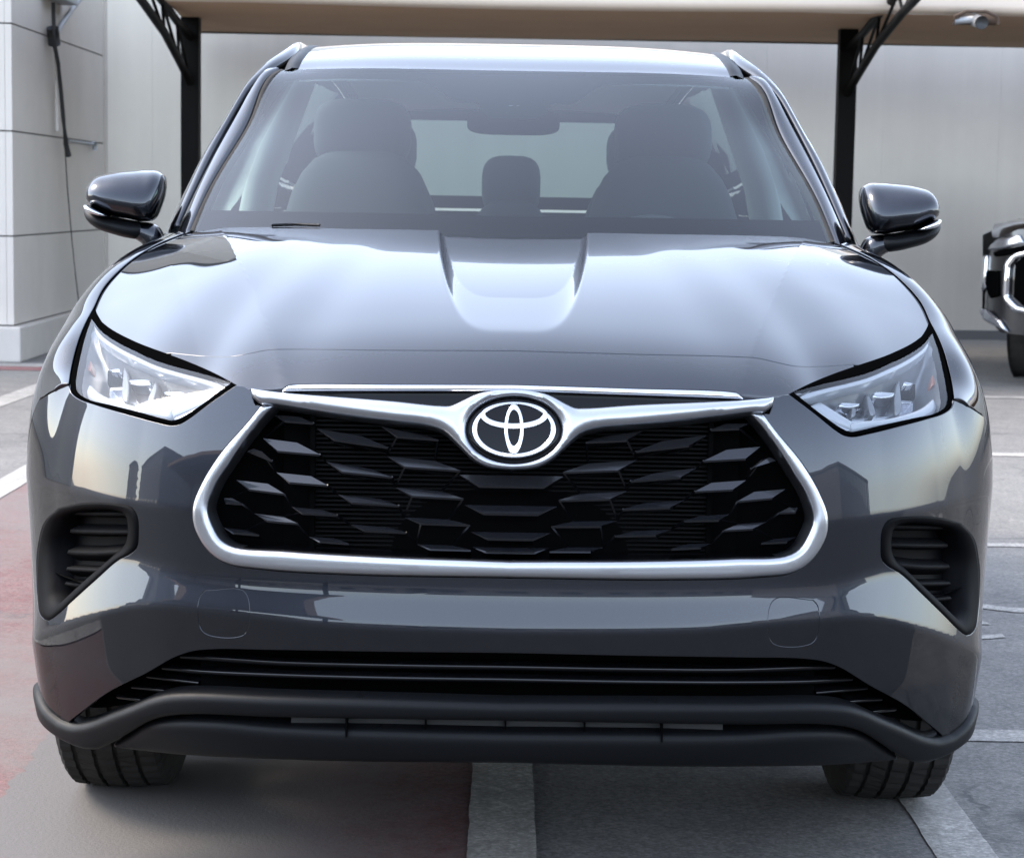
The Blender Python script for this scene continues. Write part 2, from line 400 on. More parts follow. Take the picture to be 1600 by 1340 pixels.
def ground_mat(name, base, spots, light, bump=.35, worn=None, rough=.82, grad=None):
    """asphalt / worn paint: large stains, medium mottling, fine grit; worn=(under colour, p0, p1) lets the ground show through"""
    m, n, l, b = node_mat(name); tc = n.new('ShaderNodeTexCoord').outputs['Object']
    big = RAMP(n, l, N_(n, l, tc, .55, 6, .6, .4), .38, .66); med = RAMP(n, l, N_(n, l, tc, 5., 8, .7, .3), .35, .68); fine = N_(n, l, tc, 90, 4, .7)
    c = MIX(n, l, big, spots, base); c = MIX(n, l, MIX(n, l, med, (0,0,0), (.55,.55,.55)), c, light)
    c = MIX(n, l, .55, c, MIX(n, l, RAMP(n, l, fine, .35, .65), (.35,.35,.35), (1.25,1.25,1.25)), 'MULTIPLY')
    agg = n.new('ShaderNodeTexVoronoi'); agg.inputs['Scale'].default_value = 130; l.new(tc, agg.inputs['Vector'])
    sx = n.new('ShaderNodeSeparateColor'); l.new(agg.outputs['Color'], sx.inputs[0])
    c = MIX(n, l, .5, c, MIX(n, l, RAMP(n, l, sx.outputs[0], .25, .95), (.72,.72,.72), (1.5,1.48,1.45)), 'MULTIPLY')
    # fine cracks
    dn = N_(n, l, tc, 1.7, 6, .6); va = n.new('ShaderNodeVectorMath'); va.operation = 'MULTIPLY_ADD'; va.inputs[1].default_value = (.55,.55,.55); l.new(dn, va.inputs[0]); l.new(tc, va.inputs[2])
    vc = n.new('ShaderNodeTexVoronoi'); vc.feature = 'DISTANCE_TO_EDGE'; vc.inputs['Scale'].default_value = .8; l.new(va.outputs[0], vc.inputs['Vector'])
    ck = RAMP(n, l, vc.outputs['Distance'], .002, .010, (.75,.75,.75), (0,0,0)); ckm = RAMP(n, l, N_(n, l, tc, .9, 4), .48, .60)
    c = MIX(n, l, MIX(n, l, 1.0, ck, ckm, 'MULTIPLY'), c, (.03,.03,.03))
    spot = RAMP(n, l, N_(n, l, tc, 14, 3, .5), .70, .76); c = MIX(n, l, MIX(n, l, spot, (0,0,0), (.55,.55,.55)), c, (.035,.035,.035))
    dark = RAMP(n, l, N_(n, l, tc, 2.3, 10, .75, 1.2), .60, .70); c = MIX(n, l, MIX(n, l, dark, (0,0,0), (.5,.5,.5)), c, (.03,.03,.03))
    if worn:
        w1 = RAMP(n, l, N_(n, l, tc, 1.1, 12, .72, .6), worn[1], worn[2]); w2 = RAMP(n, l, N_(n, l, tc, 28, 6, .7), .42, .58)
        if grad:      # paint worn away across the bay, most where the wheels run
            sp = n.new('ShaderNodeSeparateXYZ'); l.new(tc, sp.inputs[0]); ad = n.new('ShaderNodeMath'); ad.operation = 'MULTIPLY_ADD'; ad.inputs[1].default_value = .35
            l.new(N_(n, l, tc, 4., 10, .7), ad.inputs[0]); l.new(sp.outputs[0], ad.inputs[2]); gr = RAMP(n, l, ad.outputs[0], 0, 1)
            mr = n.new('ShaderNodeMapRange'); mr.inputs[1].default_value = grad[0]+.175; mr.inputs[2].default_value = grad[1]+.175; l.new(ad.outputs[0], mr.inputs[0]); w1 = MIX(n, l, mr.outputs[0], (0,0,0), (1,1,1))
        w1 = MIX(n, l, .35, w1, w2, 'MULTIPLY'); c = MIX(n, l, w1, worn[0], c)
    l.new(c, b.inputs['Base Color']); b.inputs['Roughness'].default_value = rough
    bp = n.new('ShaderNodeBump'); bp.inputs['Strength'].default_value = bump; bp.inputs['Distance'].default_value = .006
    l.new(N_(n, l, tc, 120, 5, .7), bp.inputs['Height']); l.new(bp.outputs[0], b.inputs['Normal']); return m
ASPH = ground_mat('asphalt', (.152,.146,.135), (.110,.105,.098), (.215,.202,.182))
REDP = ground_mat('faded_red_paint', (.165,.070,.064), (.115,.040,.036), (.175,.115,.106), worn=((.130,.116,.105), .38, .60))
WHTP = ground_mat('worn_white_paint', (.38,.36,.325), (.285,.27,.243), (.44,.42,.38), worn=((.135,.127,.115), .30, .52))
g = mesh('ground', [(-300,-300,GZ),(300,-300,GZ),(300,300,GZ),(-300,300,GZ)], [(0,1,2,3)], ASPH); tag(g, kind='structure')
def sheet(name, poly, k, m, rag=1.): 
    # sheets lie a few millimetres apart; painted edges are slightly ragged
    z = GZ+.003*k; rg = random.Random(len(poly)*97+int(abs(poly[0][0])*1000)); pts = []
    for a, b in zip(poly, poly[1:]+poly[:1]):
        L = math.hypot(b[0]-a[0], b[1]-a[1]); q = max(1, min(400, int(L/.025))); nx, ny = -(b[1]-a[1])/L, (b[0]-a[0])/L; w_ = 0.
        for i in range(q):
            w_ = (.7 if rag == 1 else .97)*w_+rag*rg.gauss(0, .0006); j = max(-.004*rag, min(.004*rag, w_+rag*rg.gauss(0, .0004))) if i else 0.
            pts.append((a[0]+(b[0]-a[0])*i/q+nx*j, a[1]+(b[1]-a[1])*i/q+ny*j, z))
    o = mesh(name, pts, [tuple(range(len(pts)))], m); tag(o, kind='structure'); return o
def rect(x0, x1, y0, y1): return [(x0,y0),(x1,y0),(x1,y1),(x0,y1)]
sheet('red_bay_paint', rect(-2.15,-.9,.12,5.65), 1, REDP)
sheet('worn_bay_floor', rect(-1.07,-.05,.13,5.6), 2, ground_mat('worn_red_bay', (.105,.036,.033), (.075,.025,.023), (.12,.065,.06), worn=((.105,.096,.088), .3, .5), grad=(-.52,-.12)), rag=9.)
sheet('bay_line', rect(-.072,.064,.12,5.4), 3, WHTP)
sheet('bay_line', rect(.856,.978,.12,5.4), 1, WHTP)
sheet('bay_line', rect(-2.24,-2.100,.12,7.0), 2, WHTP)
sheet('bay_line', [(-3.16,8.7),(-3.0,8.6),(-2.95,10.3),(-3.12,10.4)], 1, WHTP)
sheet('cross_line', rect(.99,9,1.39,1.50), 1, WHTP)
sheet('cross_line', rect(1.2,9,4.28,4.36), 1, WHTP)
sheet('cross_line', rect(1.2,9,7.17,7.30), 1, WHTP)
sheet('cross_line', rect(1.2,9,10.45,10.60), 1, WHTP)
# remains of an old arrow
sheet('arrow_paint', [(1.30,3.20),(1.46,3.18),(1.62,3.08),(1.9,3.02),(1.9,2.96),(1.62,3.0),(1.45,3.10),(1.3,3.12)], 1, WHTP)
sheet('arrow_paint', [(1.30,2.98),(1.45,2.97),(1.50,2.80),(1.32,2.78)], 1, WHTP)
sheet('arrow_paint', [(1.30,2.58),(1.50,2.66),(1.50,2.61),(1.30,2.53)], 1, WHTP)
sheet('added_dark_ground', rect(-40,40,-14,.10), 1, ground_mat('added_dark_asphalt', (.052,.052,.053), (.038,.038,.039), (.075,.074,.073)))  # unseen dark ground added before the nose to dim reflections and bounce light
sheet('kerb_paint', rect(-9,-1.0,11.35,11.65), 1, ground_mat('kerb_red', (.20,.07,.065), (.15,.05,.05), (.25,.15,.14)))
sheet('kerb_line', rect(-9,-1.0,11.66,11.95), 1, WHTP)

# ---- rear wall of flat metal cladding
WALLM, n, l, b = node_mat('clad_wall'); tc = n.new('ShaderNodeTexCoord').outputs['Object']
mp = n.new('ShaderNodeMapping'); l.new(tc, mp.inputs[0]); mp.inputs['Scale'].default_value = (1, 1, .06)
streak = N_(n, l, mp.outputs[0], 3.2, 8, .6); c = RAMP(n, l, streak, .3, .7, (.62,.575,.51), (.68,.632,.56))
c = MIX(n, l, MIX(n, l, RAMP(n, l, N_(n, l, tc, 1.6, 8, .65), .45, .75), (0,0,0), (.35,.35,.35)), c, (.55,.512,.46))
l.new(c, b.inputs['Base Color']); b.inputs['Roughness'].default_value = .30; b.inputs['Metallic'].default_value = .22
wall = empty('clad_wall', (.65, 16.27, GZ), 'long pale grey clad wall behind the carport with faint vertical seams', 'wall')
wang = math.atan2(16.75-15.82, 5.0+3.7); wall.rotation_euler = (0, 0, wang)
x = -12.0; i = 0
while x < 22:
    o = mesh('wall_panel', *box(x+.0005, x+1.15-.0005, 0, .06, .0, 5.2), WALLM, wall, smooth=False); x += 1.15
mesh('wall_core', *box(-12, 22, .05, .3, 0, 5.15), mat('wall_core', (.45,.42,.38), .9), wall, smooth=False)
mesh('skirting', *box(-12, 22, -.03, .0, 0, .09), mat('dark_skirting', (.12,.12,.12), .8), wall, smooth=False)
# ---- panelled building on the left
PANM = mat('white_panel', (.57,.52,.455), .6, noise=(3.,.3,(.50,.455,.40),.05))
bl = empty('panelled_building', (-3.7, 12.16, GZ), 'pale panelled building corner with dark joints and a low plinth', 'building')
J = [.268, .938, 1.718, 2.508, 3.3, 4.1, 4.9, 5.7, 6.5]
for z0, z1 in zip(J[:-1], J[1:]):
    mesh('cladding_panel', *box(-.05, 0, .0, 3.80, z0+.006, z1-.006), PANM, bl, smooth=False)
    for k in range(3): mesh('cladding_panel', *box(-.052-1.8*(k+1)+.006, -.052-1.8*k-.006 if k else -.0525, -.0, .05, z0+.006, z1-.006), PANM, bl, smooth=False)
mesh('building_core', *box(-26, -.02, .02, 3.78, 0, 6.6), mat('joint_dark', (.10,.10,.10), .9), bl, smooth=False)
mesh('plain_wall', *box(-26, -5.46, -.001, .02, .27, 6.5), PANM, bl, smooth=False)
bevel_obj(mesh('plinth', *box(-26, .075, -.12, 3.7, 0, .262), mat('plinth_white', (.55,.50,.44), .7, noise=(6,.3,(.45,.42,.375),.05)), bl, smooth=False), .012, 2)
mesh('corner_trim', *box(-.01, .02, 3.55, 3.80, .27, 6.5), PANM, bl, smooth=False)
# ---- cable, junction box and bracket on its side
GREY = mat('galvanised', (.36,.37,.38), .5, .5); BLK = mat('cable_black', (.02,.02,.02), .6)
def on_side(px, X=-3.68): return [tuple(p) for p in at_x(px, X)]
jb = empty('junction_box', tuple(on_side([(80,4)])[0]), 'small grey junction box high on the panelled building with a sloping bracket', 'junction box'); jb_l = Vector(jb.location)
def rel(o, e): o.parent = e; o.matrix_parent_inverse = Matrix.Translation(-Vector(e.location)); return o
p = at_x([(72,-14),(103,9)], -3.66); rel(bevel_obj(mesh('box', *box(-3.70,-3.56, p[0,1], p[1,1], p[1,2], p[0,2]), GREY, smooth=False), .01), jb)
rel(mesh('bracket', *tube(on_side([(128,-6),(112,16),(96,38),(88,52)], -3.62), .022, 8), GREY), jb)
rel(mesh('clamp', *tube(on_side([(82,44),(85,70)], -3.64), .05, 10), BLK), jb)
cb = mesh('black_cable', *tube(on_side([(83,4),(84,40),(86,75),(91,100),(95,140),(99,185),(103,225),(107,243)], -3.62), [.016,.016,.018,.017,.017,.018,.022,.024], 8), BLK); tag(cb, 'thick black cable hanging down the panelled building wall', 'cable')
cw = mesh('thin_wire', *tube(on_side([(100,205),(105,290),(112,370),(118,430),(124,480)], -3.64), .005, 6), BLK); tag(cw, 'thin dark wire running down to the plinth from the black cable', 'wire')
cdm = mesh('conduit', *tube(on_side([(87,70),(88,140),(89,205)], -3.66), .014, 8), PANM); tag(cdm, 'slim white conduit fixed beside the black cable', 'conduit')
rod = empty('wall_rod', tuple(on_side([(108,222)])[0]), 'short grey rod with end clip lying along a panel joint', 'rod')
rel(mesh('bar', *tube(on_side([(106,220),(150,226)], -3.66), .014, 8), GREY), rod); rel(mesh('clip', *tube(on_side([(147,222),(148,234)], -3.65), .022, 8), GREY), rod)

# ---- carport behind the car
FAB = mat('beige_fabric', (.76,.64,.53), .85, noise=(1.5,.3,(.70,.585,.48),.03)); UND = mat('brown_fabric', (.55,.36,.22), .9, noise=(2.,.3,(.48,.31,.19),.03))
DARKM = mat('dark_steel', (.004,.0036,.0032), .5, 0, spec=.06)
cpk = empty('carport', (0, 13.3, GZ), 'beige fabric carport on dark steel posts spanning behind the grey car', 'carport'); cpk_l = Vector(cpk.location)
xs = np.linspace(-2.46, 14, 60)
def can(x): return .018*math.sin((x+2.5)/5.2*math.pi)**2
rowz = []
for (y, z) in ((14.86,2.70),(14.83,2.645),(14.2,2.645),(13.0,2.635),(11.8,2.62),(11.60,2.612)): rowz.append([(x-.085*(y-11.5), y, z-can(x)*.6) for x in xs])
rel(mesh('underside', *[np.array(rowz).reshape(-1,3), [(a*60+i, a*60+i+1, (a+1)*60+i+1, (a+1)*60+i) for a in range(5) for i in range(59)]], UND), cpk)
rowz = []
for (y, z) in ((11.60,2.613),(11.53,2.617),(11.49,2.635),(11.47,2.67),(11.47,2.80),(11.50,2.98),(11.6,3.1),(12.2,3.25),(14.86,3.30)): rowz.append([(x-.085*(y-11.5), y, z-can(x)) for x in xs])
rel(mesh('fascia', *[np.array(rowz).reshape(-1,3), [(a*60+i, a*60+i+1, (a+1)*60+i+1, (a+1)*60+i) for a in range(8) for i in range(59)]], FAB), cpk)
rel(mesh('edge_beam', *box(-2.76,14,14.80,14.90,2.637,2.70), DARKM, smooth=False), cpk)
def truss(x):
    rel(bevel_obj(mesh('post', *box(x-.072,x+.072,13.23,13.37,GZ,2.66), DARKM, smooth=False), .008), cpk)
    rel(mesh('base_plate', *box(x-.15,x+.15,13.15,13.45,GZ,GZ+.02), DARKM, smooth=False), cpk)
    lo = [(x, 13.28, 2.12),(x, 12.7, 2.26),(x, 12.0, 2.42),(x, 11.0, 2.57),(x, 10.2, 2.66)]; up = [(x,13.3,2.48),(x,12.6,2.55),(x,11.9,2.64),(x,11.2,2.72),(x,10.4,2.79)]
    rel(mesh('lower_chord', *tube(lo, .032, 8), DARKM), cpk); rel(mesh('upper_chord', *tube(up, .032, 8), DARKM), cpk)
    for a, b_ in ((lo[0],up[1]),(lo[1],up[1]),(lo[1],up[2]),(lo[2],up[2]),(lo[2],up[3]),(lo[3],up[3]),(lo[3],up[4])): rel(mesh('web_strut', *tube([a, b_], .013, 6), DARKM), cpk)
for x in (-2.54, 2.69, 7.9): truss(x)
pe = at_y([(1526,33)], 11.42)[0]; BRN = mat('dark_brown', (.07,.045,.03), .9)
pc = empty('pipe_end', tuple(pe), 'grey steel pipe end poking out of the beige carport edge', 'pipe')
rel(mesh('pipe', *tube([pe+[.0,.12,.02], pe+[.01,-.10,-.02]], .045, 16), GREY), pc); rel(mesh('pipe_cap', *tube([pe+[.01,-.1005,-.02], pe+[.012,-.115,-.022]], .047, 16), BLK), pc)
rel(mesh('cross_pipe', *tube([pe+[-.15,.02,.0], pe+[-.02,.0,.01]], .028, 10), GREY), pc); rel(mesh('pocket_edge', *tube([pe+[-.165,.0,-.03], pe+[-.16,-.02,.03], pe+[-.08,-.03,.062], pe+[.06,-.03,.062], pe+[.14,-.02,.03], pe+[.155,.0,-.02]], .012, 8), BRN), pc)
rel(mesh('pocket', *tube([pe+[-.15,.03,.012], pe+[.14,.03,.012]], .040, 10), BRN), pc)

# ---- what the paint mirrors: buildings and a second carport across the yard, behind the camera
def far_building(name, x0, x1, y0, y1, h, col, label, rows_, cols):
    e = empty(name, ((x0+x1)/2, y1, GZ), label, 'building'); W = mat(name+'_wall', col, .8)
    rel(mesh('wall', *box(x0, x1, y0, y1, GZ, h), W, smooth=False), e)
    rel(mesh('parapet', *box(x0-.15, x1+.15, y0, y1+.15, h+.002, h+.35), W, smooth=False), e)
    G = mat(name+'_glass', (.03,.035,.04), .1)
    for r_ in range(rows_):
        for c_ in range(cols):
            cx_ = x0+(c_+.5)*(x1-x0)/cols; z0 = 1.0+r_*3.0
            rel(mesh('window', *box(cx_-.8, cx_+.8, y1-.02, y1+.02, z0, z0+1.4), G, smooth=False), e)
far_building('yard_building', -46, -6, -46, -30, 3.6, (.22,.20,.185), 'low brown building across the yard mirrored in the paint', 1, 12)
far_building('yard_office', -5, 34, -48, -33, 4.0, (.26,.255,.25), 'grey flat roofed office across the yard mirrored in the paint', 1, 11)
far_building('yard_store', 24, 60, -32, -12, 5.6, (.20,.195,.19), 'dark store building beside the yard mirrored in the right fender', 2, 9)
far_building('yard_hall', -70, -30, -29, -8, 6.0, (.22,.21,.20), 'long hall beside the yard mirrored in the left fender', 1, 9)
e = empty('yard_carport', (-7, -8, GZ), 'dark carport across the yard mirrored in the front corner paint', 'carport')
rel(mesh('roof_sheet', *box(-17, -4.2, -10.6, -5.4, 2.62, 2.80), UND, smooth=False), e)
for x in (-16.5, -10.5, -4.7): rel(mesh('post', *box(x-.07, x+.07, -10.3, -10.16, GZ, 2.619), DARKM, smooth=False), e)

# ---- parked pickup at the right
def pickup():
    e = empty('pickup_truck', (4.2, 11.6, GZ), 'black pickup truck with chrome grille frame parked beside the wall', 'pickup truck')
    E_ = Vector(e.location); cx_ = 4.20; DG = mat('dark_glass', (.01,.012,.014), .08)
    PB = mat('black_paint', (.014,.014,.016), .3, .6, 1., .02); BK = M['bezel']; CHR = M['bright']
    def P(o): return rel(o, e)
    def Fp(uv): d = np.abs(uv[:,0]-cx_)/.93; return np.stack([uv[:,0], 11.0+.06*d**2+.34*d**6+.10*np.clip(uv[:,1]-.75, 0, 1), uv[:,1]], 1)
    ps = Surf(Fp, 1, .004)
    if ps.n(np.array([[cx_, .6]]))[0,1] > 0: ps.o = -1
    def m_(poly): return np.array([(2*cx_-x, z) for x, z in poly])
    def pp(px): return at_y(px, 11.25)[:, [0, 2]]
    body = np.array([(3.30,.50),(3.27,.62),(3.27,.80),(3.31,.93),(3.40,1.02),(3.6,1.10),(4.2,1.14)]); body = np.vstack([body, m_(body[-2::-1]), [(4.9,.36),(4.2,.34),(3.5,.36)]])
    P(panel('front_fascia', ps, body, [], PB, None, step=.05, flange=.05, off=-.01))
    for sgn in (0, 1):
        f_ = (lambda q: np.array(q)) if sgn == 0 else m_
        P(puffy('headlight', ps, f_([(3.34,.94),(3.45,.95),(3.66,1.00),(3.62,1.06),(3.46,1.03),(3.38,.99)]), [], M['silver'], None, r=.02, height=.01, step=.02, off=.002))
        P(puffy('headlight_shade', ps, f_([(3.42,.90),(3.66,.93),(3.66,.99),(3.46,.945),(3.40,.93)]), [], BK, None, r=.01, height=.006, step=.02, off=.002))
        P(puffy('chrome_blade', ps, f_([(3.29,.905),(3.335,.905),(3.335,.68),(3.31,.64),(3.285,.68)]), [], CHR, None, r=.015, height=.012, step=.02, off=.004))
        P(puffy('lamp_pocket', ps, f_([(3.36,.80),(3.47,.80),(3.48,.62),(3.40,.60),(3.35,.66)]), [], BK, None, r=.02, height=.006, step=.02, off=.002))
        P(puffy('chrome_arm', ps, f_([(3.52,.86),(3.58,.93),(3.75,.97),(3.75,.93),(3.61,.89),(3.57,.84),(3.57,.62),(3.64,.56),(3.80,.53),(3.80,.49),(3.60,.52),(3.52,.60)]), [], CHR, None, r=.02, height=.022, step=.02, off=.006))
        P(puffy('side_skid', ps, f_([(3.30,.52),(3.40,.51),(3.52,.44),(3.58,.37),(3.48,.40),(3.36,.44),(3.31,.49)]), [], M['silver'], None, r=.015, height=.012, step=.02, off=.012))
    P(puffy('grille', ps, np.vstack([[(3.60,.86),(3.66,.91),(4.2,.94)], m_([(3.66,.91),(3.60,.86),(3.60,.62),(3.68,.56)]), [(4.2,.54),(3.68,.56),(3.60,.62)]]), [], BK, None, r=.02, height=.005, step=.05, off=.003))
    xs_ = np.linspace(-1, 1, 17); rows_ = []
    for (Y, z, w_, dr) in ((11.1,1.05,.86,.02),(11.2,1.13,.90,.05),(11.6,1.18,.92,.05),(12.4,1.22,.92,.05)):
        rows_.append([(cx_+x*w_, Y+.30*abs(x)**5*(1 if Y < 11.3 else .2), z-dr*abs(x)**4) for x in xs_])
    P(mesh('bonnet', np.array(rows_).reshape(-1,3), [(a*17+i, a*17+i+1, (a+1)*17+i+1, (a+1)*17+i) for a in range(3) for i in range(16)], PB))
    for s_ in (-1, 1):
        o = mesh('side_body', [(cx_+s_*.90,11.34,.5),(cx_+s_*.92,11.34,1.05),(cx_+s_*.93,12.4,1.17),(cx_+s_*.93,16.0,1.15),(cx_+s_*.93,16.0,.45),(cx_+s_*.93,12.4,.45)], [(0,1,2,5),(5,2,3,4)], PB, smooth=False); P(o)
    P(mesh('tail', *box(cx_-.92,cx_+.92,15.95,16.0,.45,1.15), PB, smooth=False)); P(mesh('floor', *box(cx_-.85,cx_+.85,11.4,15.95,.42,.5), BK, smooth=False))
    c = [(cx_-.80,12.3,1.18),(cx_+.80,12.3,1.18),(cx_+.66,13.0,1.72),(cx_-.66,13.0,1.72),(cx_-.66,14.2,1.74),(cx_+.66,14.2,1.74),(cx_+.80,14.5,1.16),(cx_-.80,14.5,1.16)]
    P(mesh('windscreen', [c[i] for i in (0,1,2,3)], [(0,1,2,3)], DG, smooth=False)); P(mesh('cab_roof', [c[i] for i in (3,2,5,4)], [(0,1,2,3)], PB, smooth=False)); P(mesh('rear_screen', [c[i] for i in (4,5,6,7)], [(0,1,2,3)], DG, smooth=False))
    P(mesh('side_window', [c[i] for i in (0,3,4,7)], [(0,1,2,3)], DG, smooth=False)); P(mesh('side_window', [c[i] for i in (1,6,5,2)], [(0,1,2,3)], DG, smooth=False))
    for wx in (-.70, .70):
        for wy in (12.15, 14.95):
            V, Fc = tube([(cx_+wx-.12, wy, GZ+.37),(cx_+wx+.12, wy, GZ+.37)], .37, 32); P(bevel_obj(mesh('wheel', V, Fc, M['rubber'], smooth=False), .02))
    piv = Matrix.Translation((3.30, 11.3, 0)); e.matrix_world = Matrix.Translation((.16, .35, 0))@piv@Matrix.Rotation(R(-28), 4, 'Z')@piv.inverted()@Matrix.Translation(E_)
pickup()
# ================================================================== THE CAR
car = empty('car', (0, .95, GZ), 'dark grey metallic sport utility car parked nose on with silver grille surround and oval emblem', 'car')
bpy.context.view_layer.update()
CARP = Vector((0, .95, GZ))
class _P: pass
def cp(o):      # keep world coordinates under the car empty
    o.parent = car; o.matrix_parent_inverse = Matrix.Translation(-CARP); return o
def cpart(name, v, f, m, **k): return cp(mesh(name, v, f, m, None, **k))
def cboth(name, v, f, m, **k):
    a, b = both(name, v, f, m, None, **k); return cp(a), cp(b)
def sub(o, part):   # sub-part of a part (parts have identity local frames)
    o.parent = part; o.matrix_parent_inverse = Matrix.Identity(4); return o

# ---- front skin: plan curve + tilt profile
_PL = [(0,0),(.2,.008),(.4,.040),(.55,.092),(.68,.165),(.78,.255),(.863,.365),(.919,.475),(.948,.59),(.959,.72),(.962,.92),(.961,1.2),(.958,1.6)]
_pl = np.array([(-x, y) for x, y in _PL[:0:-1]]+_PL)
_ch = np.r_[0, np.cumsum(np.hypot(*np.diff(_pl, axis=0).T))]
_tq = np.linspace(0, _ch[-1], 6001); _pd = spline1(_ch, _pl, _tq)
_al = np.r_[0, np.cumsum(np.hypot(*np.diff(_pd, axis=0).T))]; _al -= np.interp(0, _pd[:,0], _al)
_td = np.gradient(_pd, _al, axis=0); _nd = np.stack([_td[:,1], -_td[:,0]], 1); _nd /= np.linalg.norm(_nd, axis=1)[:,None]
def plan(u): return np.stack([np.interp(u, _al, _pd[:,i]) for i in (0, 1)], -1), np.stack([np.interp(u, _al, _nd[:,i]) for i in (0, 1)], -1)
_half = _pd[:,0] >= 0
def u_of_x(x): k = _half & (_al < 1.25); return np.sign(x)*np.interp(np.abs(x), _pd[k,0], _al[k])
def u_of_y(y): k = _half; return np.interp(y, _pd[k,1], _al[k])
_ua = np.linspace(0, 2.3, 461); _zz = np.linspace(.10, 1.20, 881)
def _tilt():
    X = plan(_ua)[0][:,0][:,None]; Z = _zz[None,:]
    ws = sstep(X, .42, .78); wd = sstep(X, .86, .955)
    zc1 = .700+0*X
    zt = np.interp(X, [0,.45,.56,.68,.80,.9], [.578,.578,.582,.600,.600,.58])
    zc2 = pchip([0,.3,.48,.58,.66,.75,.83,.89,.96], [.515,.518,.526,.527,.517,.485,.44,.40,.37], X.ravel()).reshape(X.shape)
    tA = (8+15*sstep(Z, .74, .95))*(1-wd)+wd*(2+6*sstep(Z, .75, .9))
    tB = (-4*ws+1.5*(1-ws))*(1-wd)-3*wd
    tC = 13*(1-wd)-3*wd
    tD = -6*(1-wd)-7*wd
    t = tD+(tC-tD)*sstep(Z, zc2-.010, zc2+.010)
    t = t+(tB-tC)*sstep(Z, zt-.022, zt+.022)
    t = t+(tA-tB)*sstep(Z, zc1-.010, zc1+.010)
    t = t-(6*(1-sstep(Z, .36, .40)) + 16*(1-sstep(Z, .27, .33)))*(1-.8*sstep(X, .70, .86))
    return np.tan(np.radians(t))
_tt = _tilt(); _dz = _zz[1]-_zz[0]
_ins = np.cumsum((_tt[:,1:]+_tt[:,:-1])/2*_dz, axis=1); _ins = np.c_[np.zeros(len(_ua)), _ins]
_k0 = int(np.argmin(abs(_zz-.515))); _ins -= _ins[:, _k0:_k0+1]
def inset(u, z):
    a = np.clip(np.abs(u)/(_ua[1]-_ua[0]), 0, len(_ua)-2.001); b = np.clip((z-_zz[0])/_dz, 0, len(_zz)-2.001)
    i = a.astype(int); j = b.astype(int); a = a-i; b = b-j
    return (_ins[i,j]*(1-a)*(1-b)+_ins[i+1,j]*a*(1-b)+_ins[i,j+1]*(1-a)*b+_ins[i+1,j+1]*a*b)
def FF(uv):
    p, n = plan(uv[:,0]); q = inset(uv[:,0], uv[:,1])
    return np.stack([p[:,0]-n[:,0]*q, p[:,1]-n[:,1]*q, uv[:,1]], 1)
front = Surf(FF, 1, .004)
if front.n(np.array([[0., .55]]))[0,1] > 0: front.o = -1
def fpx(px):
    """photo pixels (left half) -> (u, z) on the front skin"""
    g = at_y(px, .12); return front.inv(px, np.stack([u_of_x(np.clip(g[:,0], -.93, .93)), g[:,2]], 1))
def symloop(uv):
    """half loop starting and ending on the centre line (left side, u<=0) -> full loop"""
    uv = np.array(uv, float).copy(); uv[0,0] = uv[-1,0] = 0
    return np.concatenate([uv, (uv*[-1,1])[-2:0:-1]])
def FFo(uv, off): return FF(uv)+front.n(uv)*np.asarray(off).reshape(-1, 1)

# ---- traced outlines (photo pixels, left half)
CH_OUT = smooth_curve([(410,634),(391,658),(347,708),(317,756),(304,789),(304,815),(317,846),(337,869),(357,880),(415,889),(550,897),(803,902)], 60)
CH_IN = smooth_curve([(430,634),(405,661),(361,722),(334,766),(326,796),(333,819),(347,842),(361,851),(449,860),(584,868),(803,876)], 60)
HL_BOT = [(369,600),(330,627),(292,655),(281,661),(268,663),(240,657),(209,648.6),(149,631),(122,621),(111,612),(107.5,601)]
INTAKE = [(803,1019),(600,1017),(420,1014),(330,1013),(300,1016),(275,1024),(228,1050),(167,1081),(130,1108),(111,1123)]
fCHo, fCHi, fHB, fINT = fpx(CH_OUT), fpx(CH_IN), fpx(smooth_curve(HL_BOT, 40, (0,))), fpx(smooth_curve(INTAKE, 50))
FOG0 = [(91,793),(130,785),(186,787),(206,792),(215,806),(217,832),(214,856),(204,866),(186,875),(150,906),(110,942),(88,962),(74,970),(63,962),(57,930),(56,890),(59,850),(69,815)]
FOG1 = [(104,803),(130,799),(176,801),(186,806),(190,820),(190,838),(186,852),(165,869),(120,907),(95,930),(84,940),(77,932),(75,905),(77,865),(83,830),(92,809)]
fFOG0 = fpx(np.vstack([smooth_curve(FOG0+FOG0[:1], 60)[:-1]])); fFOG1 = fpx(smooth_curve(FOG1+FOG1[:1], 60)[:-1])
TOW = [(320,921),(380,921),(386,927),(387,984),(381,992),(320,990),(313,983),(313,928)]
fTOW = fpx(smooth_curve(TOW+TOW[:1], 40)[:-1])

# ---- bumper cover: one painted skin with openings for grille, pockets and lower intake
tip = fpx([(369,600)])[0]
SEAMB = fpx([(107.5,601),(95,606),(80,613),(66,621.5),(60,625)]); seam_a, seam_b = SEAMB[0], SEAMB[-1]
side = [seam_b, (-u_of_y(.615), .62), (-u_of_y(.575), .54), (-u_of_y(.54), .45), (-u_of_y(.525), .38), (-u_of_y(.52), .345)]
lipline = fpx(smooth_curve([(87,1124),(111,1135)], 4))
half = [np.array([0, fCHo[-1,1]-.004])]
half += list((fCHo[::-1]+np.array([0,0]))[1:]-np.array([.004,0])*1.0)
half += list(fpx([(398,634),(393,622),(393,611),(378,604)]))
half += list(fHB+np.array([0,-.003]))
half += list(SEAMB[:-1]+[0,-.002]) + list(np.array(side)+np.array([.0,-.002]))
half += [np.array([-u_of_y(.45), .30]), np.array([-u_of_y(.40), .262]), fpx([(105,1130)])[0]]
half += list(fINT[::-1])
bump_loop = symloop(half)
tows = [fTOW, fTOW*[-1,1]]
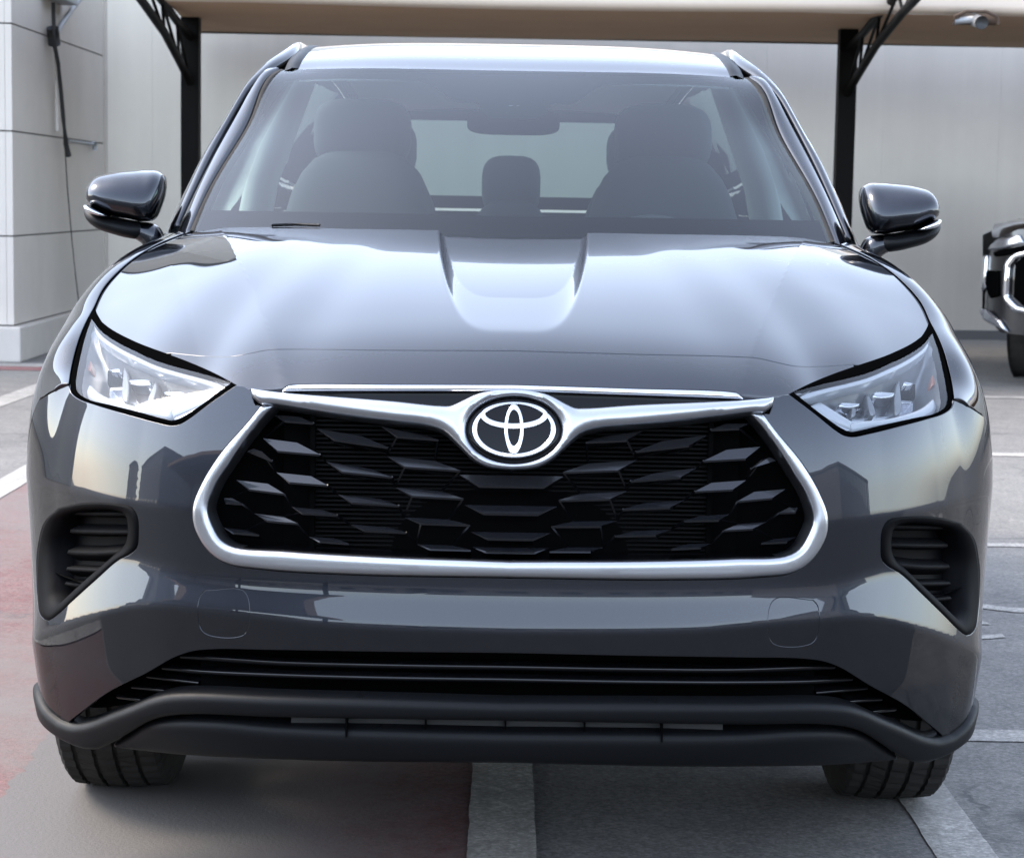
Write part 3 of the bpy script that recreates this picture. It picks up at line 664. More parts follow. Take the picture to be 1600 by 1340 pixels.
bumper = cp(panel('bumper_cover', front, bump_loop, [fFOG0, fFOG0*[-1,1], *tows], M['paint'], None, step=.009, flange=.012, bstep=.007))
for t_ in tows:
    c = t_.mean(0); cp(panel('tow_cover', front, c+(t_-c)*.962, [], M['paint'], None, step=.012, flange=.004, off=-.0006, bstep=.004))

# ---- bonnet surface (Coons patch)
r0a = FF(fpx([(802,603),(620,603),(500,604),(437,606),(369,599)]))
r0a[0,0] = 0
r0b = at_y([(320,577),(260,551),(209,531),(168,508),(148,479)], [.235,.345,.475,.62,.76])
ROW0 = np.vstack([r0a, r0b]); ROW0[:,0] = np.abs(ROW0[:,0])
ROW1 = at_y([(802,362),(660,359),(540,357),(420,355),(340,357),(285,366)], [1.08,1.085,1.10,1.15,1.22,1.32]); ROW1[:,0] = np.abs(ROW1[:,0]); ROW1[0,0] = 0
CEN = np.array([ROW0[0], (0,.105,.952), (0,.18,.990), (0,.32,1.034), (0,.5,1.077), (0,.8,1.135), ROW1[0]])
OUT = np.abs(np.vstack([ROW0[-1:], np.abs(at_y([(163,448),(200,411),(244,383)], [.87,1.0,1.15])), ROW1[-1:]]))
def _par(P): L = np.r_[0, np.cumsum(np.linalg.norm(np.diff(P, axis=0), axis=1))]; return L/L[-1]
def _ev(P, t): return spline1(_par(P), P, np.clip(t, 0, 1))
_r0e = lambda s: _ev(np.vstack([mir(ROW0[:0:-1]), ROW0]), .5+.5*s)
_r1e = lambda s: _ev(np.vstack([mir(ROW1[:0:-1]), ROW1]), .5+.5*s)
HU, HV = .95, 1.1
def hood_dz(P):
    X, Y = np.abs(P[:,0]), P[:,1]
    d = X-(.395+.24*(Y-.10)); amp = sstep(Y, -.05, .15)*(1-.7*sstep(Y, .75, 1.1))
    L = .075; dd = np.maximum(d, 0)
    z = -.16*L*(1-np.exp(-dd/L))*amp + .10*L*(1-np.exp(-np.maximum(d-.13, 0)/.12))*amp
    e = Y-(.245+.26*(X/.125)**4.4); w_ = .006
    sp = w_*np.log1p(np.exp(np.clip(e/w_, -40, 40)))
    z = z-.0165*(1-np.exp(-sp/.21))
    return z
def FH(uv):
    s = np.clip(uv[:,0]/HU, -1, 1); t = np.clip(uv[:,1]/HV, 0, 1); sg = np.where(s < 0, -1., 1.); a = np.abs(s)
    b = (a*a*(3-2*a))[:,None]; t1 = t[:,None]
    R0, R1 = _r0e(s), _r1e(s); C = _ev(CEN, t); O = _ev(OUT, t)*np.stack([sg, 1+0*sg, 1+0*sg], 1)
    O0 = ROW0[-1]*np.stack([sg, 1+0*sg, 1+0*sg], 1); O1 = ROW1[-1]*np.stack([sg, 1+0*sg, 1+0*sg], 1)
    P = (1-t1)*R0+t1*R1+(1-b)*C+b*O-(1-b)*((1-t1)*ROW0[0]+t1*ROW1[0])-b*((1-t1)*O0+t1*O1)
    P[:,2] += hood_dz(P)
    # reach a little past the patch edges so that edge normals exist
    return P+np.stack([np.zeros(len(s)), (uv[:,1]-HV*t)*.9, np.zeros(len(s))], 1)+np.stack([(uv[:,0]-HU*s)*.9, np.zeros(len(s)), -np.abs(uv[:,0]-HU*s)*.4], 1)
hoodS = Surf(FH, 1, .004)
if hoodS.n(np.array([[0., .5]]))[0,2] < 0: hoodS.o = -1
def hpx(px):
    px = np.array(px, float); g = np.stack([(px[:,0]-802)/655*HU, np.clip((600-px[:,1])/260, .05, .9)*HV], 1); return hoodS.inv(px, g)
SEAM = hpx(smooth_curve([(802,548),(600,547),(450,545.6),(420,546.5),(390,552),(361,557),(328,557),(290,554),(268,551.5)], 50))
SEAM[:,1] = np.maximum(SEAM[:,1], .004); s_end = SEAM[-1,0]
g_ = .0022
h_half = list(SEAM+[0, g_])+[(u, .004) for u in np.linspace(s_end-.03, -HU+.004, 24)]+[(-HU+.004, v) for v in np.linspace(.03, HV-.004, 30)]+[(u, HV-.004) for u in np.linspace(-HU+.03, 0, 20)]
hood = cp(panel('bonnet', hoodS, symloop(h_half), [], M['paint'], None, step=.0062, flange=.014, bstep=.0062))
u_tip = hpx([(372,600)])[0][0]
low = hpx(smooth_curve([(437,611),(449,601),(470,599),(620,599.5),(802,600)], 20)); low[:,1] = np.maximum(low[:,1], .0015)
f_half = list(low[::-1])+[(u, .0015) for u in np.linspace(low[0,0]-.01, s_end+.005, 40)]+list((SEAM-[0, g_])[::-1])
cp(panel('nose_panel', hoodS, symloop(f_half), [], M['paint'], None, step=.011, flange=.012, bstep=.006))

# dark box added behind the seams to stop light leaking through
cpart('seam_light_block', *boxes([(-.70,.70,.30,1.0,.25,.84),(-.55,.55,.16,.30,.25,.84),(-.40,.40,.13,.16,.63,.86)]), M['dark'], smooth=False)

# ---- fenders
def u_(P): return np.abs(P)
HE = np.abs(np.vstack([FF(fpx([(107.5,599)])), at_y([(113,570),(122,535),(134,505)], [.50,.57,.66]), OUT, [(.735,1.50,1.178)]]))
_hy = HE[:,1]
def FFen(uv):
    Y, w_ = uv[:,0], uv[:,1]
    xh = np.interp(Y, _hy, HE[:,0]); zh = np.interp(Y, _hy, HE[:,2])
    k = _half; xs = np.interp(Y, _pd[k,1], _pd[k,0])+.009*sstep(Y, .42, .6)
    flare = .004
    t = np.clip((w_-.70)/.30, 0, 1.03)*math.pi/2
    cz = np.clip(np.sin(t), 0, 1); cx_ = np.clip(np.cos(t), 0, 1)
    X = np.where(w_ > .70, xh+(xs-xh)*cx_**.85, xs-(.70-w_)**2*.25); Z = np.where(w_ > .70, .70+(zh-.70)*cz**.92, w_)
    return np.stack([-X, Y, Z], 1)
# smooth the edge curve
_yy = np.linspace(_hy[0], _hy[-1], 200); _sx = hermite(_hy, HE[:,0], _yy); _sz = hermite(_hy, HE[:,2], _yy)
ker = np.hanning(25); ker /= ker.sum()
def _sm(a): return np.convolve(np.pad(a, 12, mode='reflect', reflect_type='odd'), ker, 'valid')
HE = np.stack([_sm(_sx), _yy, _sm(_sz)], 1); _hy = _yy
fenS = Surf(FFen, 1, .004)
if fenS.n(np.array([[.9, .75]]))[0,0] > 0: fenS.o = -1
arch = [(.95+.425*math.cos(a), .352+.425*math.sin(a)) for a in np.linspace(R(141), R(2), 30)]
fen_loop = [(_hy[0]+.002,.997),(.419,.95),(.429,.909),(.4675,.866),(.491,.848),(.548,.745),(.612,.64)]+arch+[(1.40,.36),(1.48,.36),(1.49,.6),(1.49,.997)]+[(y, .997) for y in np.linspace(1.45, _hy[0]+.02, 50)]
for o in panel('fender', fenS, np.array(fen_loop), [], M['paint'], None, step=.014, flange=.012, mirror=True, bstep=.008): cp(o)
# ---- grille: black recess, vanes, chrome mouldings
grille = empty('grille', (0,0,0)); cp(grille); grille.matrix_parent_inverse = Matrix.Translation(-CARP)
def gsub(o): return sub(o, grille)
# recess wall: from the chrome's inner edge straight back to the backing sheet
ci = np.concatenate([fCHi, (fCHi*[-1,1])[-2::-1]])
topg = fpx(smooth_curve([(440,620),(520,630),(620,648),(700,655),(803,655)], 16)); topg[-1,0] = 0
loopg = np.concatenate([ci, (topg*[-1,1]), topg[-2::-1]])
a3, b3 = FFo(loopg, -.004), FFo(loopg, -.004)+np.array([0, .085, 0])
n_ = len(loopg)
gsub(mesh('grille_shroud', np.vstack([a3, b3]), [(i, (i+1) % n_, n_+(i+1) % n_, n_+i) for i in range(n_)], M['grille_black']))
uvg, fg, _, _ = cdt(loopg, [], .05)
gsub(mesh('grille_backing', FFo(uvg, -.004)+np.array([0, .084, 0]), [tuple(q) for q in fg], M['dark']))
# radiator fins: too fine to count
V, Fc = [], []
for k in range(34):
    z = .625+k*.0078
    v, f = box(-.345, .345, .112, .118, z, z+.0030); V, Fc = merge((V, Fc), (v, f))
tag(gsub(mesh('radiator_fins', V, Fc, M['fin'], smooth=False)), kind='stuff')
for x in (-.347, .347): gsub(mesh('radiator_bracket', *box(x-.004, x+.004, .100, .118, .63, .87), M['dark'], smooth=False))
# vanes traced in the enlarged photo (origin 280,580; 2.963 times)
VANE = [[(440,203),(555,210),(620,238),(490,228)],[(635,265),(845,300),(965,350),(720,315)],[(935,255),(1130,290),(1200,315),(1010,300)],
 [(388,310),(545,330),(650,384),(455,367)],[(312,372),(345,358),(380,370),(430,412)],[(680,418),(880,450),(985,488),(755,463)],[(960,392),(1185,415),(1300,458),(1045,440)],
 [(450,468),(610,485),(685,526),(510,512)],[(265,503),(410,520),(485,565),(325,545)],[(735,570),(925,590),(1015,620),(800,605)],[(1000,537),(1215,555),(1315,588),(1080,575)],
 [(205,588),(245,586),(290,611),(215,606)],[(520,627),(660,640),(730,664),(570,655)],[(350,658),(480,672),(545,702),(410,690)],[(1040,675),(1245,685),(1345,710),(1120,702)],
 [(790,708),(960,720),(1050,744),(860,735)],[(205,722),(310,735),(370,755),(250,745)],[(600,765),(715,772),(785,795),(650,785)],[(1100,800),(1260,805),(1350,825),(1160,820)]]
CENV = [[(1295,478),(1390,528)],[(1320,618),(1410,655)],[(1348,742),(1430,772)],[(1352,812),(1420,832)]]
def vpx(q): return [(280+x/2.963, 580+y/2.963) for x, y in q]
def vane3(q):
    px = vpx(q); f0 = FF(fpx(px)); yf = f0[:,1].mean(); 
    top = at_y(px[:2], f0[:2,1]+.0195); fr = at_y(px[2:], f0[2:,1]+.010)         # TL TR | BR BL
    bl = fr+np.array([0, .045, -.016])
    lp = fr+np.array([0, .001, -.0035])
    V = [top[0], top[1], fr[0], fr[1], lp[0], lp[1], bl[0], bl[1]]
    F_ = [(0,3,2,1), (3,5,4,2), (5,7,6,4), (0,1,6,7), (1,2,4,6), (0,7,5,3)]
    return V, F_
for q in VANE:
    V, Fc = vane3(q)
    for o in both('grille_vane', V, Fc, M['vane'], None, smooth=False): gsub(o)
for (tl, bl) in CENV:
    p = vpx([tl, bl]); f0 = FF(fpx(p)); a = at_y([p[0]], f0[0,1]+.020)[0]; b = at_y([p[1]], f0[1,1]+.008)[0]
    zs = (a[2], b[2])
    V = [(a[0],a[1],a[2]),(-a[0],a[1],a[2]),(-b[0],b[1],b[2]),(b[0],b[1],b[2]),(b[0],b[1]+.001,b[2]-.004),(-b[0],b[1]+.001,b[2]-.004),(b[0],b[1]+.05,b[2]-.02),(-b[0],b[1]+.05,b[2]-.02)]
    gsub(mesh('grille_vane', V, [(0,3,2,1),(3,4,5,2),(4,6,7,5),(0,1,7,6),(0,6,4,3),(1,2,5,7)], M['vane'], smooth=False))
# thin webs that tie the vanes together
webs = []
for i, q in enumerate(VANE):
    px = np.array(vpx(q)); 
    for a, best in ((px[2], None), (px[3], None)):
        cand = []
        for j, q2 in enumerate(VANE):
            if j == i: continue
            p2 = np.array(vpx(q2))
            for b in (p2[0], p2[1]):
                d = b-a
                if 4 < d[1] < 34 and abs(d[0]) < 42: cand.append((np.hypot(*d), b))
        if cand:
            b = min(cand, key=lambda t: t[0])[1]; Y = FF(fpx([a, b]))[:,1]
            A, B = at_y([a], Y[0]+.014)[0], at_y([b], Y[1]+.04)[0]
            for s_ in (1, -1): webs.append(tube([A*[s_,1,1], B*[s_,1,1]], .0022, 4))
gsub(tag(mesh('grille_web', *merge(*webs), M['grille_black'], smooth=False), kind='stuff'))

# chrome U surround
uo, ui = fCHo.copy(), fCHi.copy(); uo[-1,0] = ui[-1,0] = 0
Uloop = np.concatenate([uo, (uo*[-1,1])[-2::-1], (ui*[-1,1]), ui[-2::-1]])
gsub(puffy('chrome_surround', front, Uloop, [], M['chrome'], None, r=.011, height=.010, step=.0055, off=.002, depth=.03, bstep=.005))
# dark lip line under the chrome
lip = np.concatenate([fCHo-[0,0], (fCHo*[-1,1])[-2::-1]])
gsub(mesh('surround_gap', *tube(FFo(lip, -.003), .004, 6), M['dark']))
# chrome wing with the emblem ring
W_TOP = smooth_curve([(396,609),(404,611),(438,615.5),(482,619),(617,629),(690,636),(704,636),(719,630),(746,618),(774,613),(803,612)], 60, (1,))
W_BOT = smooth_curve([(803,734),(762,729),(739,718),(718,698),(692,675),(668,667),(617,661),(516,648),(428,634.5),(410,633),(399,624)], 60)
wl = fpx(np.vstack([W_TOP[::-1], W_BOT[::-1]])[::-1]); wl = fpx(np.vstack([W_BOT, W_TOP]))
wing = symloop(wl)
th = np.linspace(0, 2*math.pi, 72, endpoint=False)
eh = fpx([(803+74*math.cos(a), 673.5+51*math.sin(a)) for a in th]); 
gsub(puffy('chrome_wing', front, wing, [eh], M['chrome'], None, r=.018, height=.016, step=.0055, off=.010, depth=.04, bstep=.005))
# upper chrome strip
st = fpx(smooth_curve([(803,613.2),(640,613.2),(520,613.2),(464,613.6),(441,614),(452,604.5),(462,603.4),(620,603.2),(803,603.6)], 50, (3,4,5)))
gsub(puffy('chrome_strip', front, symloop(st), [], M['bright'], None, r=.006, height=.006, step=.004, off=.006, depth=.02, bstep=.004))
# black infill between the strip and the wing
bi = fpx(smooth_curve([(803,640),(700,640),(617,632),(482,621),(444,614),(470,610),(803,609)], 40, (4,)))
gsub(puffy('grille_infill', front, symloop(bi), [], M['black_gloss'], None, r=.004, height=.002, step=.012, off=-.008, depth=.02))
# ---- emblem
emb = empty('emblem'); cp(emb)
def ell(cx_, cy, rx, ry, n=72): return fpx([(cx_+rx*math.cos(a), cy+ry*math.sin(a)) for a in np.linspace(0, 2*math.pi, n, endpoint=False)])
sub(puffy('emblem_plate', front, ell(803,673.5,74,51), [], M['black_gloss'], None, r=.012, height=.005, step=.006, off=.006, depth=.03), emb)
k_ = dict(r=.0016, height=.003, step=.0022, depth=.006, bstep=.0022)
sub(puffy('outer_oval', front, ell(803,673,65.5,43.2), [ell(803,672,57,37.2)], M['bright'], None, off=.0105, **k_), emb)
sub(puffy('cross_oval', front, ell(803.4,651.5,53,21.2), [ell(803.4,648.5,44.5,14.6)], M['bright'], None, off=.0110, **k_), emb)
sub(puffy('upright_oval', front, ell(803,672.5,15.4,38.6), [ell(803,670.5,9.3,26.6)], M['bright'], None, off=.0116, **k_), emb)

# ---- headlights: a smooth lens surface Y = q(X, Z) fitted to the edges of the opening
def _ev0(a): return _ev(ROW0, a)
sidx = _par(ROW0)[4]
def fix_out(o):
    bm = bmesh.new(); bm.from_mesh(o.data); bmesh.ops.recalc_face_normals(bm, faces=bm.faces[:]); bm.to_mesh(o.data); bm.free(); return o
_edge = np.vstack([_ev(ROW0, np.linspace(sidx, 1, 30))*[-1,1,1], FF(fHB), HE[(_hy < .76)][::4]*[-1,1,1]])
def _basis(x, z): return np.stack([1+0*x, x, z, x*x, x*z, z*z, x**3, x*x*z, x*z*z], 1)
_co = np.linalg.lstsq(_basis(_edge[:,0]+.7, _edge[:,2]-.85), _edge[:,1], rcond=None)[0]
def FL(uv): return np.stack([uv[:,0], _basis(uv[:,0]+.7, uv[:,1]-.85)@_co, uv[:,1]], 1)
lensS = Surf(FL, 1, .003)
if lensS.n(np.array([[-.65, .88]]))[0,1] > 0: lensS.o = -1
def lpx(px): g = at_y(px, .4); return lensS.inv(px, g[:, [0, 2]])
def lcurve(px, n=60, corners=()): return lpx(smooth_curve(px, n, corners))
HLS = []
for s_ in (0, 1):
    e = empty('headlight'); cp(e); HLS.append(e)
def hl_put(pair):
    for o, e in zip(pair, HLS): sub(o, e)
def hl_add(name, v, f, m, smooth=True): hl_put(both(name, np.asarray(v), f, m, None, smooth=smooth))
OUTL = [(148,480),(153,494),(167,507.5),(209,530.5),(260,550),(298,564.5),(337,582),(368,599),(330,627),(292,655),(281,661.5),(268,663),(240,657),(209,649),(149,631),(122,621),(111,612),(108,600),(110,585),(119,547),(131,508),(142,486)]
LENS = [(143.5,499),(158,517),(184,535),(212,549),(240,562),(275,573),(310,582),(345,592.5),(359,597),(310,633),(280,652),(268,656),(254,653),(222.5,644),(170,630.5),(135,621.5),(123,613.5),(119,603),(121,582),(126,557.5),(135,522.5)]
def closed(px, n, corners=()): return lpx(smooth_curve(list(px)+[px[0]], n, corners)[:-1])
oL, oN = closed(OUTL, 90, (7,)), closed(LENS, 90, (8,))
hl_put(puffy('bezel', lensS, oL, [oN], M['bezel'], None, r=.004, height=.003, step=.008, off=-.004, depth=.03, mirror=True, bstep=.006))
cN = oN.mean(0)
hl_put(panel('clear_cover', lensS, cN+(oN-cN)*1.01, [], M['lens'], None, step=.012, flange=0, off=-.001, mirror=True, bstep=.006))
# housing bowl behind the cover
uvh, fh, blh, lph = cdt(cN+(oN-cN)*1.015, [], .014, .008); dd_ = bdist(uvh, lph)
nh = lensS.n(uvh); Ph = FL(uvh)-nh*(.014+.060*np.clip(dd_/.035, 0, 1)**.6)[:,None]
hl_add('housing', Ph, [tuple(q) for q in fh], M['lampgrey'])
def moul(name, px, m, off, r=.006, height=.005, n=40, corners=(), step=.005, depth=.02, holes=()):
    hl_put(puffy(name, lensS, closed(px, n, corners), list(holes), m, None, r=r, height=height, step=step, off=off, depth=depth, mirror=True, bstep=.004))
moul('upper_light_bar', [(143.5,500),(158,518),(184,536),(212,550),(240,563),(275,574),(310,583.5),(345,594),(357,597.5),(349,603),(310,592),(275,581.5),(240,571),(212,558.5),(184,544.5),(160,529),(147,517)], M['lampwhite'], -.012, r=.005, height=.004, n=60, corners=(8,))
moul('lower_light_guide', [(129,584),(145,599),(170,610.5),(205,620.5),(250,627),(258,630),(254,648),(222,640),(170,626.5),(136,618),(124,610),(122,600)], M['lampwhite'], -.030, r=.012, height=.010, n=50)
moul('inner_light_guide', [(251,627),(308,591.5),(329,603),(284,632),(256,648)], M['lampwhite'], -.034, r=.014, height=.012, n=30, corners=(1,2,4))
moul('turn_signal', [(327,608),(343,606),(312,628),(280,650),(268,653),(259,650),(290,631)], M['silver'], -.022, r=.004, height=.004, n=30, corners=(1,))
moul('amber_reflector', [(128,545),(131,545),(130,562),(127,562)], M['amber'], -.028, r=.002, height=.002, n=16)
for q in ([(150,545),(178,546),(178,568),(150,572)], [(186,550),(226,566),(225,571),(186,568)], [(235,576),(262,585),(262,592),(236,590)]):
    moul('reflector_window', q, M['bezel'], -.050, r=.008, height=-.010, n=24)
for q in ([(152,576),(178,574),(176,606),(150,592)], [(182,575),(216,577),(212,604),(176,602)], [(221,584),(244,592),(247,610),(218,606)], [(254,592),(283,597),(270,610),(252,614)]):
    moul('reflector_cup', q, M['silver'], -.046, r=.016, height=-.022, n=28, corners=(1,2,3))
for q in ([(160,555),(176,554),(176,557),(160,558)], [(188,571),(224,573),(224,577),(188,575)], [(242,590),(276,592),(276,595),(242,593)]):
    moul('led_brow', q, M['bright'], -.034, r=.003, height=.003, n=16)
for q in ([(180,548),(183,549),(179,606),(176,605)], [(228,570),(231,571),(218,608),(215,607)], [(248,582),(251,583),(250,612),(247,611)]):
    moul('divider', q, M['lampgrey'], -.040, r=.003, height=.004, n=16, depth=.03)

# ---- fog pockets
def loop_band(A, B): n = len(A); return np.vstack([A, B]), [(i, (i+1) % n, n+(i+1) % n, n+i) for i in range(n)]
fogs = [empty('fog_pocket'), empty('fog_pocket')]
for e in fogs: cp(e)
def fog_add(name, v, f, m, smooth=True):
    for o, e in zip(both(name, np.asarray(v), f, m, None, smooth=smooth), fogs): sub(o, e)
A0, A1 = fFOG0, fFOG1
k_ = len(A0)
def resl(L, n):
    L = np.vstack([L, L[:1]]); t = _par(L); return np.stack([np.interp(np.linspace(0, 1, n, endpoint=False), t, L[:,i]) for i in range(2)], 1)
A0, A1 = resl(A0, 90), resl(A1, 90)
c_ = A1.mean(0); A2 = c_+(A1-c_)*.93
rings = [FFo(A0, -.012), FFo(A0, -.001), FFo(A0*.7+A1*.3, .001), FFo(A0*.3+A1*.7, -.004), FFo(A1, -.014), FFo(A2, -.05)]
V = np.vstack(rings); Fc = [(k*90+i, k*90+(i+1) % 90, (k+1)*90+(i+1) % 90, (k+1)*90+i) for k in range(5) for i in range(90)]
fog_add('pocket_frame', V, Fc, M['pocket'])
uv2, f2, _, _ = cdt(A2, [], .02); fog_add('pocket_back', FFo(uv2, -.048), [tuple(q) for q in f2], M['pocket'])
for yl, xa, xb in [(805,96,184),(834,92,187),(862,88,176),(887,86,143),(910,84,112)]:
    g = fpx([(xa, yl-1), (xb, yl+2)]); us = np.linspace(g[0,0], g[1,0], 10); zs = np.linspace(g[0,1], g[1,1], 10)
    r_ = [FFo(np.stack([us, zs+dz], 1), o) for dz, o in ((.012,-.047),(.004,-.024),(-.001,-.022),(-.004,-.026),(-.010,-.047))]
    fog_add('pocket_slat', np.vstack(r_), [(k*10+i, k*10+i+1, (k+1)*10+i+1, (k+1)*10+i) for k in range(4) for i in range(9)], M['pocket'])

# ---- lower intake, lip and skid plate
intake = empty('lower_intake'); cp(intake)
LIP_T = [(803,1096),(600,1090),(425,1085.5),(294,1081),(262,1083),(237,1089),(205,1102),(172,1115),(144,1126),(116,1130),(95,1123)]
LIP_B = [(803,1125),(600,1122),(425,1119),(300,1115),(262,1118),(237,1125),(205,1143),(175,1160),(153,1169),(138,1169)]
lt, lb = fpx(smooth_curve(LIP_T, 70)), fpx(smooth_curve(LIP_B, 70)); lt[0,0] = lb[0,0] = 0
ext_t = [(lt[-1,0]-.03, lt[-1,1]+.008), (lt[-1,0]-.07, lt[-1,1]+.022), (lt[-1,0]-.11, lt[-1,1]+.034), (lt[-1,0]-.16, lt[-1,1]+.040)]; ext_b = [(lb[-1,0]-.03, lb[-1,1]+.001), (lb[-1,0]-.07, lb[-1,1]+.006), (lb[-1,0]-.11, lb[-1,1]+.014), (lt[-1,0]-.14, lb[-1,1]+.026), (lt[-1,0]-.16, lb[-1,1]+.030)]
hl_ = np.concatenate([lb, [p for p in ext_b if p[0] < lb[-1,0]-.01], [p for p in ext_t if p[0] < lt[-1,0]-.01][::-1], lt[::-1]])
cp(puffy('bumper_lip', front, symloop(hl_), [], M['plastic'], None, r=.015, height=.015, step=.008, off=-.002, depth=.03, bstep=.008))
SK_T = [(803,1147),(600,1142),(425,1136),(331,1128),(256,1128),(225,1134),(200,1150),(172,1168)]
SK_B = [(803,1197),(519,1194),(400,1190),(284,1184),(210,1176),(172,1171)]
st_, sb_ = fpx(smooth_curve(SK_T, 50)), fpx(smooth_curve(SK_B, 50)); st_[0,0] = sb_[0,0] = 0
cp(puffy('skid_plate', front, symloop(np.concatenate([sb_, st_[::-1]])), [], M['plastic'], None, r=.020, height=.016, step=.010, off=-.014, depth=.05, bstep=.008))
# floor tray under the nose
us = np.linspace(-.80, .80, 60); e0 = FFo(np.stack([us, 0*us+.262], 1), -.02); e1 = e0*[.9,0,0]+np.array([0,.75,.20])
cpart('under_tray', np.vstack([e0, e1]), [(i, i+1, 61+i, 60+i) for i in range(59)], M['dark'])
lo_t, lo_b = fINT, lt
uL = np.linspace(-1.04, 1.04, 60)
ob = -.10+.055*sstep(np.abs(uL), .72, .92); q0 = FFo(np.stack([uL, 0*uL+.53], 1), ob); q1 = FFo(np.stack([uL, 0*uL+.275], 1), ob)
sub(mesh('intake_backing', np.vstack([q0, q1]), [(i, i+1, 61+i, 60+i) for i in range(59)], M['dark']), intake)
q2 = FFo(np.stack([uL, 0*uL+.535], 1), -.012); sub(mesh('intake_roof', np.vstack([q0, q2]), [(i, i+1, 61+i, 60+i) for i in range(59)], M['dark']), intake)
def bar(px, off, h, mtl, name='intake_bar', symm=True):
    uv = fpx(smooth_curve(px, 30)); 
    if symm: uv[-1,0] = 0; uv = np.concatenate([uv, (uv*[-1,1])[-2::-1]])
    rr = [FFo(uv+[0, dz], off+do) for dz, do in ((h*.6,-.03),(h*.5,-.004),(h*.1,.0),(-h*.5,-.004),(-h*.6,-.03))]; n = len(uv)
    return np.vstack(rr), [(k*n+i, k*n+i+1, (k+1)*n+i+1, (k+1)*n+i) for k in range(4) for i in range(n-1)]
for px in ([(262,1035),(330,1040),(420,1046),(600,1051),(803,1054)], [(232,1053),(300,1060),(420,1066),(600,1071),(803,1074)]):
    sub(mesh('intake_bar', *bar(px, -.035, .011, None), M['grille_black']), intake)
for px in ([(208,1069),(245,1074),(292,1080)], [(184,1086),(210,1089),(240,1093)], [(160,1101),(178,1104),(200,1108)]):
    v, f = bar(px, -.035, .009, None, symm=False)
    for o in both('intake_bar', v, f, M['grille_black'], None): sub(o, intake)
# pale floor seen through the slot above the skid plate: painted stay pieces
for x in (-.30,-.15,0,.15,.30): pass
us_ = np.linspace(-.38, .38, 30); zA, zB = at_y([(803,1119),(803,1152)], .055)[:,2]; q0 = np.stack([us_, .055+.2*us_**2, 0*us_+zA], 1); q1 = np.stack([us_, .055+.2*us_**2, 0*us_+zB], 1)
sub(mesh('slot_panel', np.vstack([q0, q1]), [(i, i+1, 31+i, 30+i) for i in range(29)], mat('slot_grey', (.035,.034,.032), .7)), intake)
for x in (-.28,-.142,-.003,.135,.27): sub(mesh('intake_stay', *box(x-.0015, x+.0015, .040, .054+.2*x*x, zB, zA), M['dark'], smooth=False), intake)
# ---- greenhouse: windscreen, roof, pillars
WB = at_y([(300,362),(420,368),(600,374),(802,378)], [1.33,1.20,1.08,1.04]); WT = at_y([(443,110),(560,107),(680,108.5),(802,111)], [2.10,1.99,1.945,1.93])
for q in (WB, WT): q[:,0] = -np.abs(q[:,0]); q[-1,0] = 0
def symrow(P): return np.vstack([P, mir(P[-2::-1])])
WBs, WTs = symrow(WB), symrow(WT)
PIe = np.vstack([WB[:1], at_y([(333,291),(363.5,240.5),(396.5,182),(431,115)], [1.53,1.68,1.855,2.075]), WT[:1]])
def FW(uv):
    s = np.clip(uv[:,0]*.5+.5, 0, 1); t = uv[:,1]
    P = (1-t)[:,None]*_ev(WBs, s)+t[:,None]*_ev(WTs, s); bow = (1-(2*s-1)**2*.9)*4*t*(1-t)
    lt_ = _ev(PIe, t); dv = lt_-((1-t)[:,None]*WB[0]+t[:,None]*WT[0]); a_ = np.abs(2*s-1)**5; dv = dv*np.stack([np.where(s > .5, -1., 1.), 1+0*s, 1+0*s], 1)
    return P+np.outer(bow, [0,-.010,.018])+dv*a_[:,None]
wsS = Surf(FW, 1, .004)
if wsS.n(np.array([[0., .5]]))[0,1] > 0: wsS.o = -1
def wpx(px):
    px = np.array(px, float); g = np.stack([(px[:,0]-802)/430, np.clip((370-px[:,1])/260, 0, 1)], 1); return wsS.inv(px, g)
na, nb = 141, 71
A, B = np.meshgrid(np.linspace(-1, 1, na), np.linspace(0, 1, nb), indexing='ij'); ab = np.stack([A.ravel(), B.ravel()], 1)
ws = empty('windscreen'); cp(ws)
sub(mesh('pane', FW(ab), grid_faces(na, nb), M['glass'], normals=wsS.n(ab)), ws)
# black printed border behind the glass
CLR = [(802,334),(600,329),(380,325.5),(352,325),(340,320),(335.5,309),(337,300),(345,284),(394,197),(424,136),(434,127),(452,123),(637,122.5),(660,124),(674,130),(686,138),(700,149),(712,155),(722,157),(746,158),(750,166),(757,176),(770,180),(802,180.5)]
cl = wpx(smooth_curve(CLR, 90)); cl[:,0] *= 1.0
def symw(uv): uv = uv.copy(); uv[0,0] = uv[-1,0] = 0; return np.concatenate([uv, (uv*[-1,1])[-2:0:-1]])
fr_loop = np.array([(-.998,.0),(0,.0),(.998,.0),(.998,.995),(0,.995),(-.998,.995)])
uvf, ff, _, _ = cdt(resample(fr_loop, .05), [symw(cl)], .03, .02)
sub(mesh('printed_border', FW(uvf)-wsS.n(uvf)*.007, [tuple(q) for q in ff], M['frit']), ws)
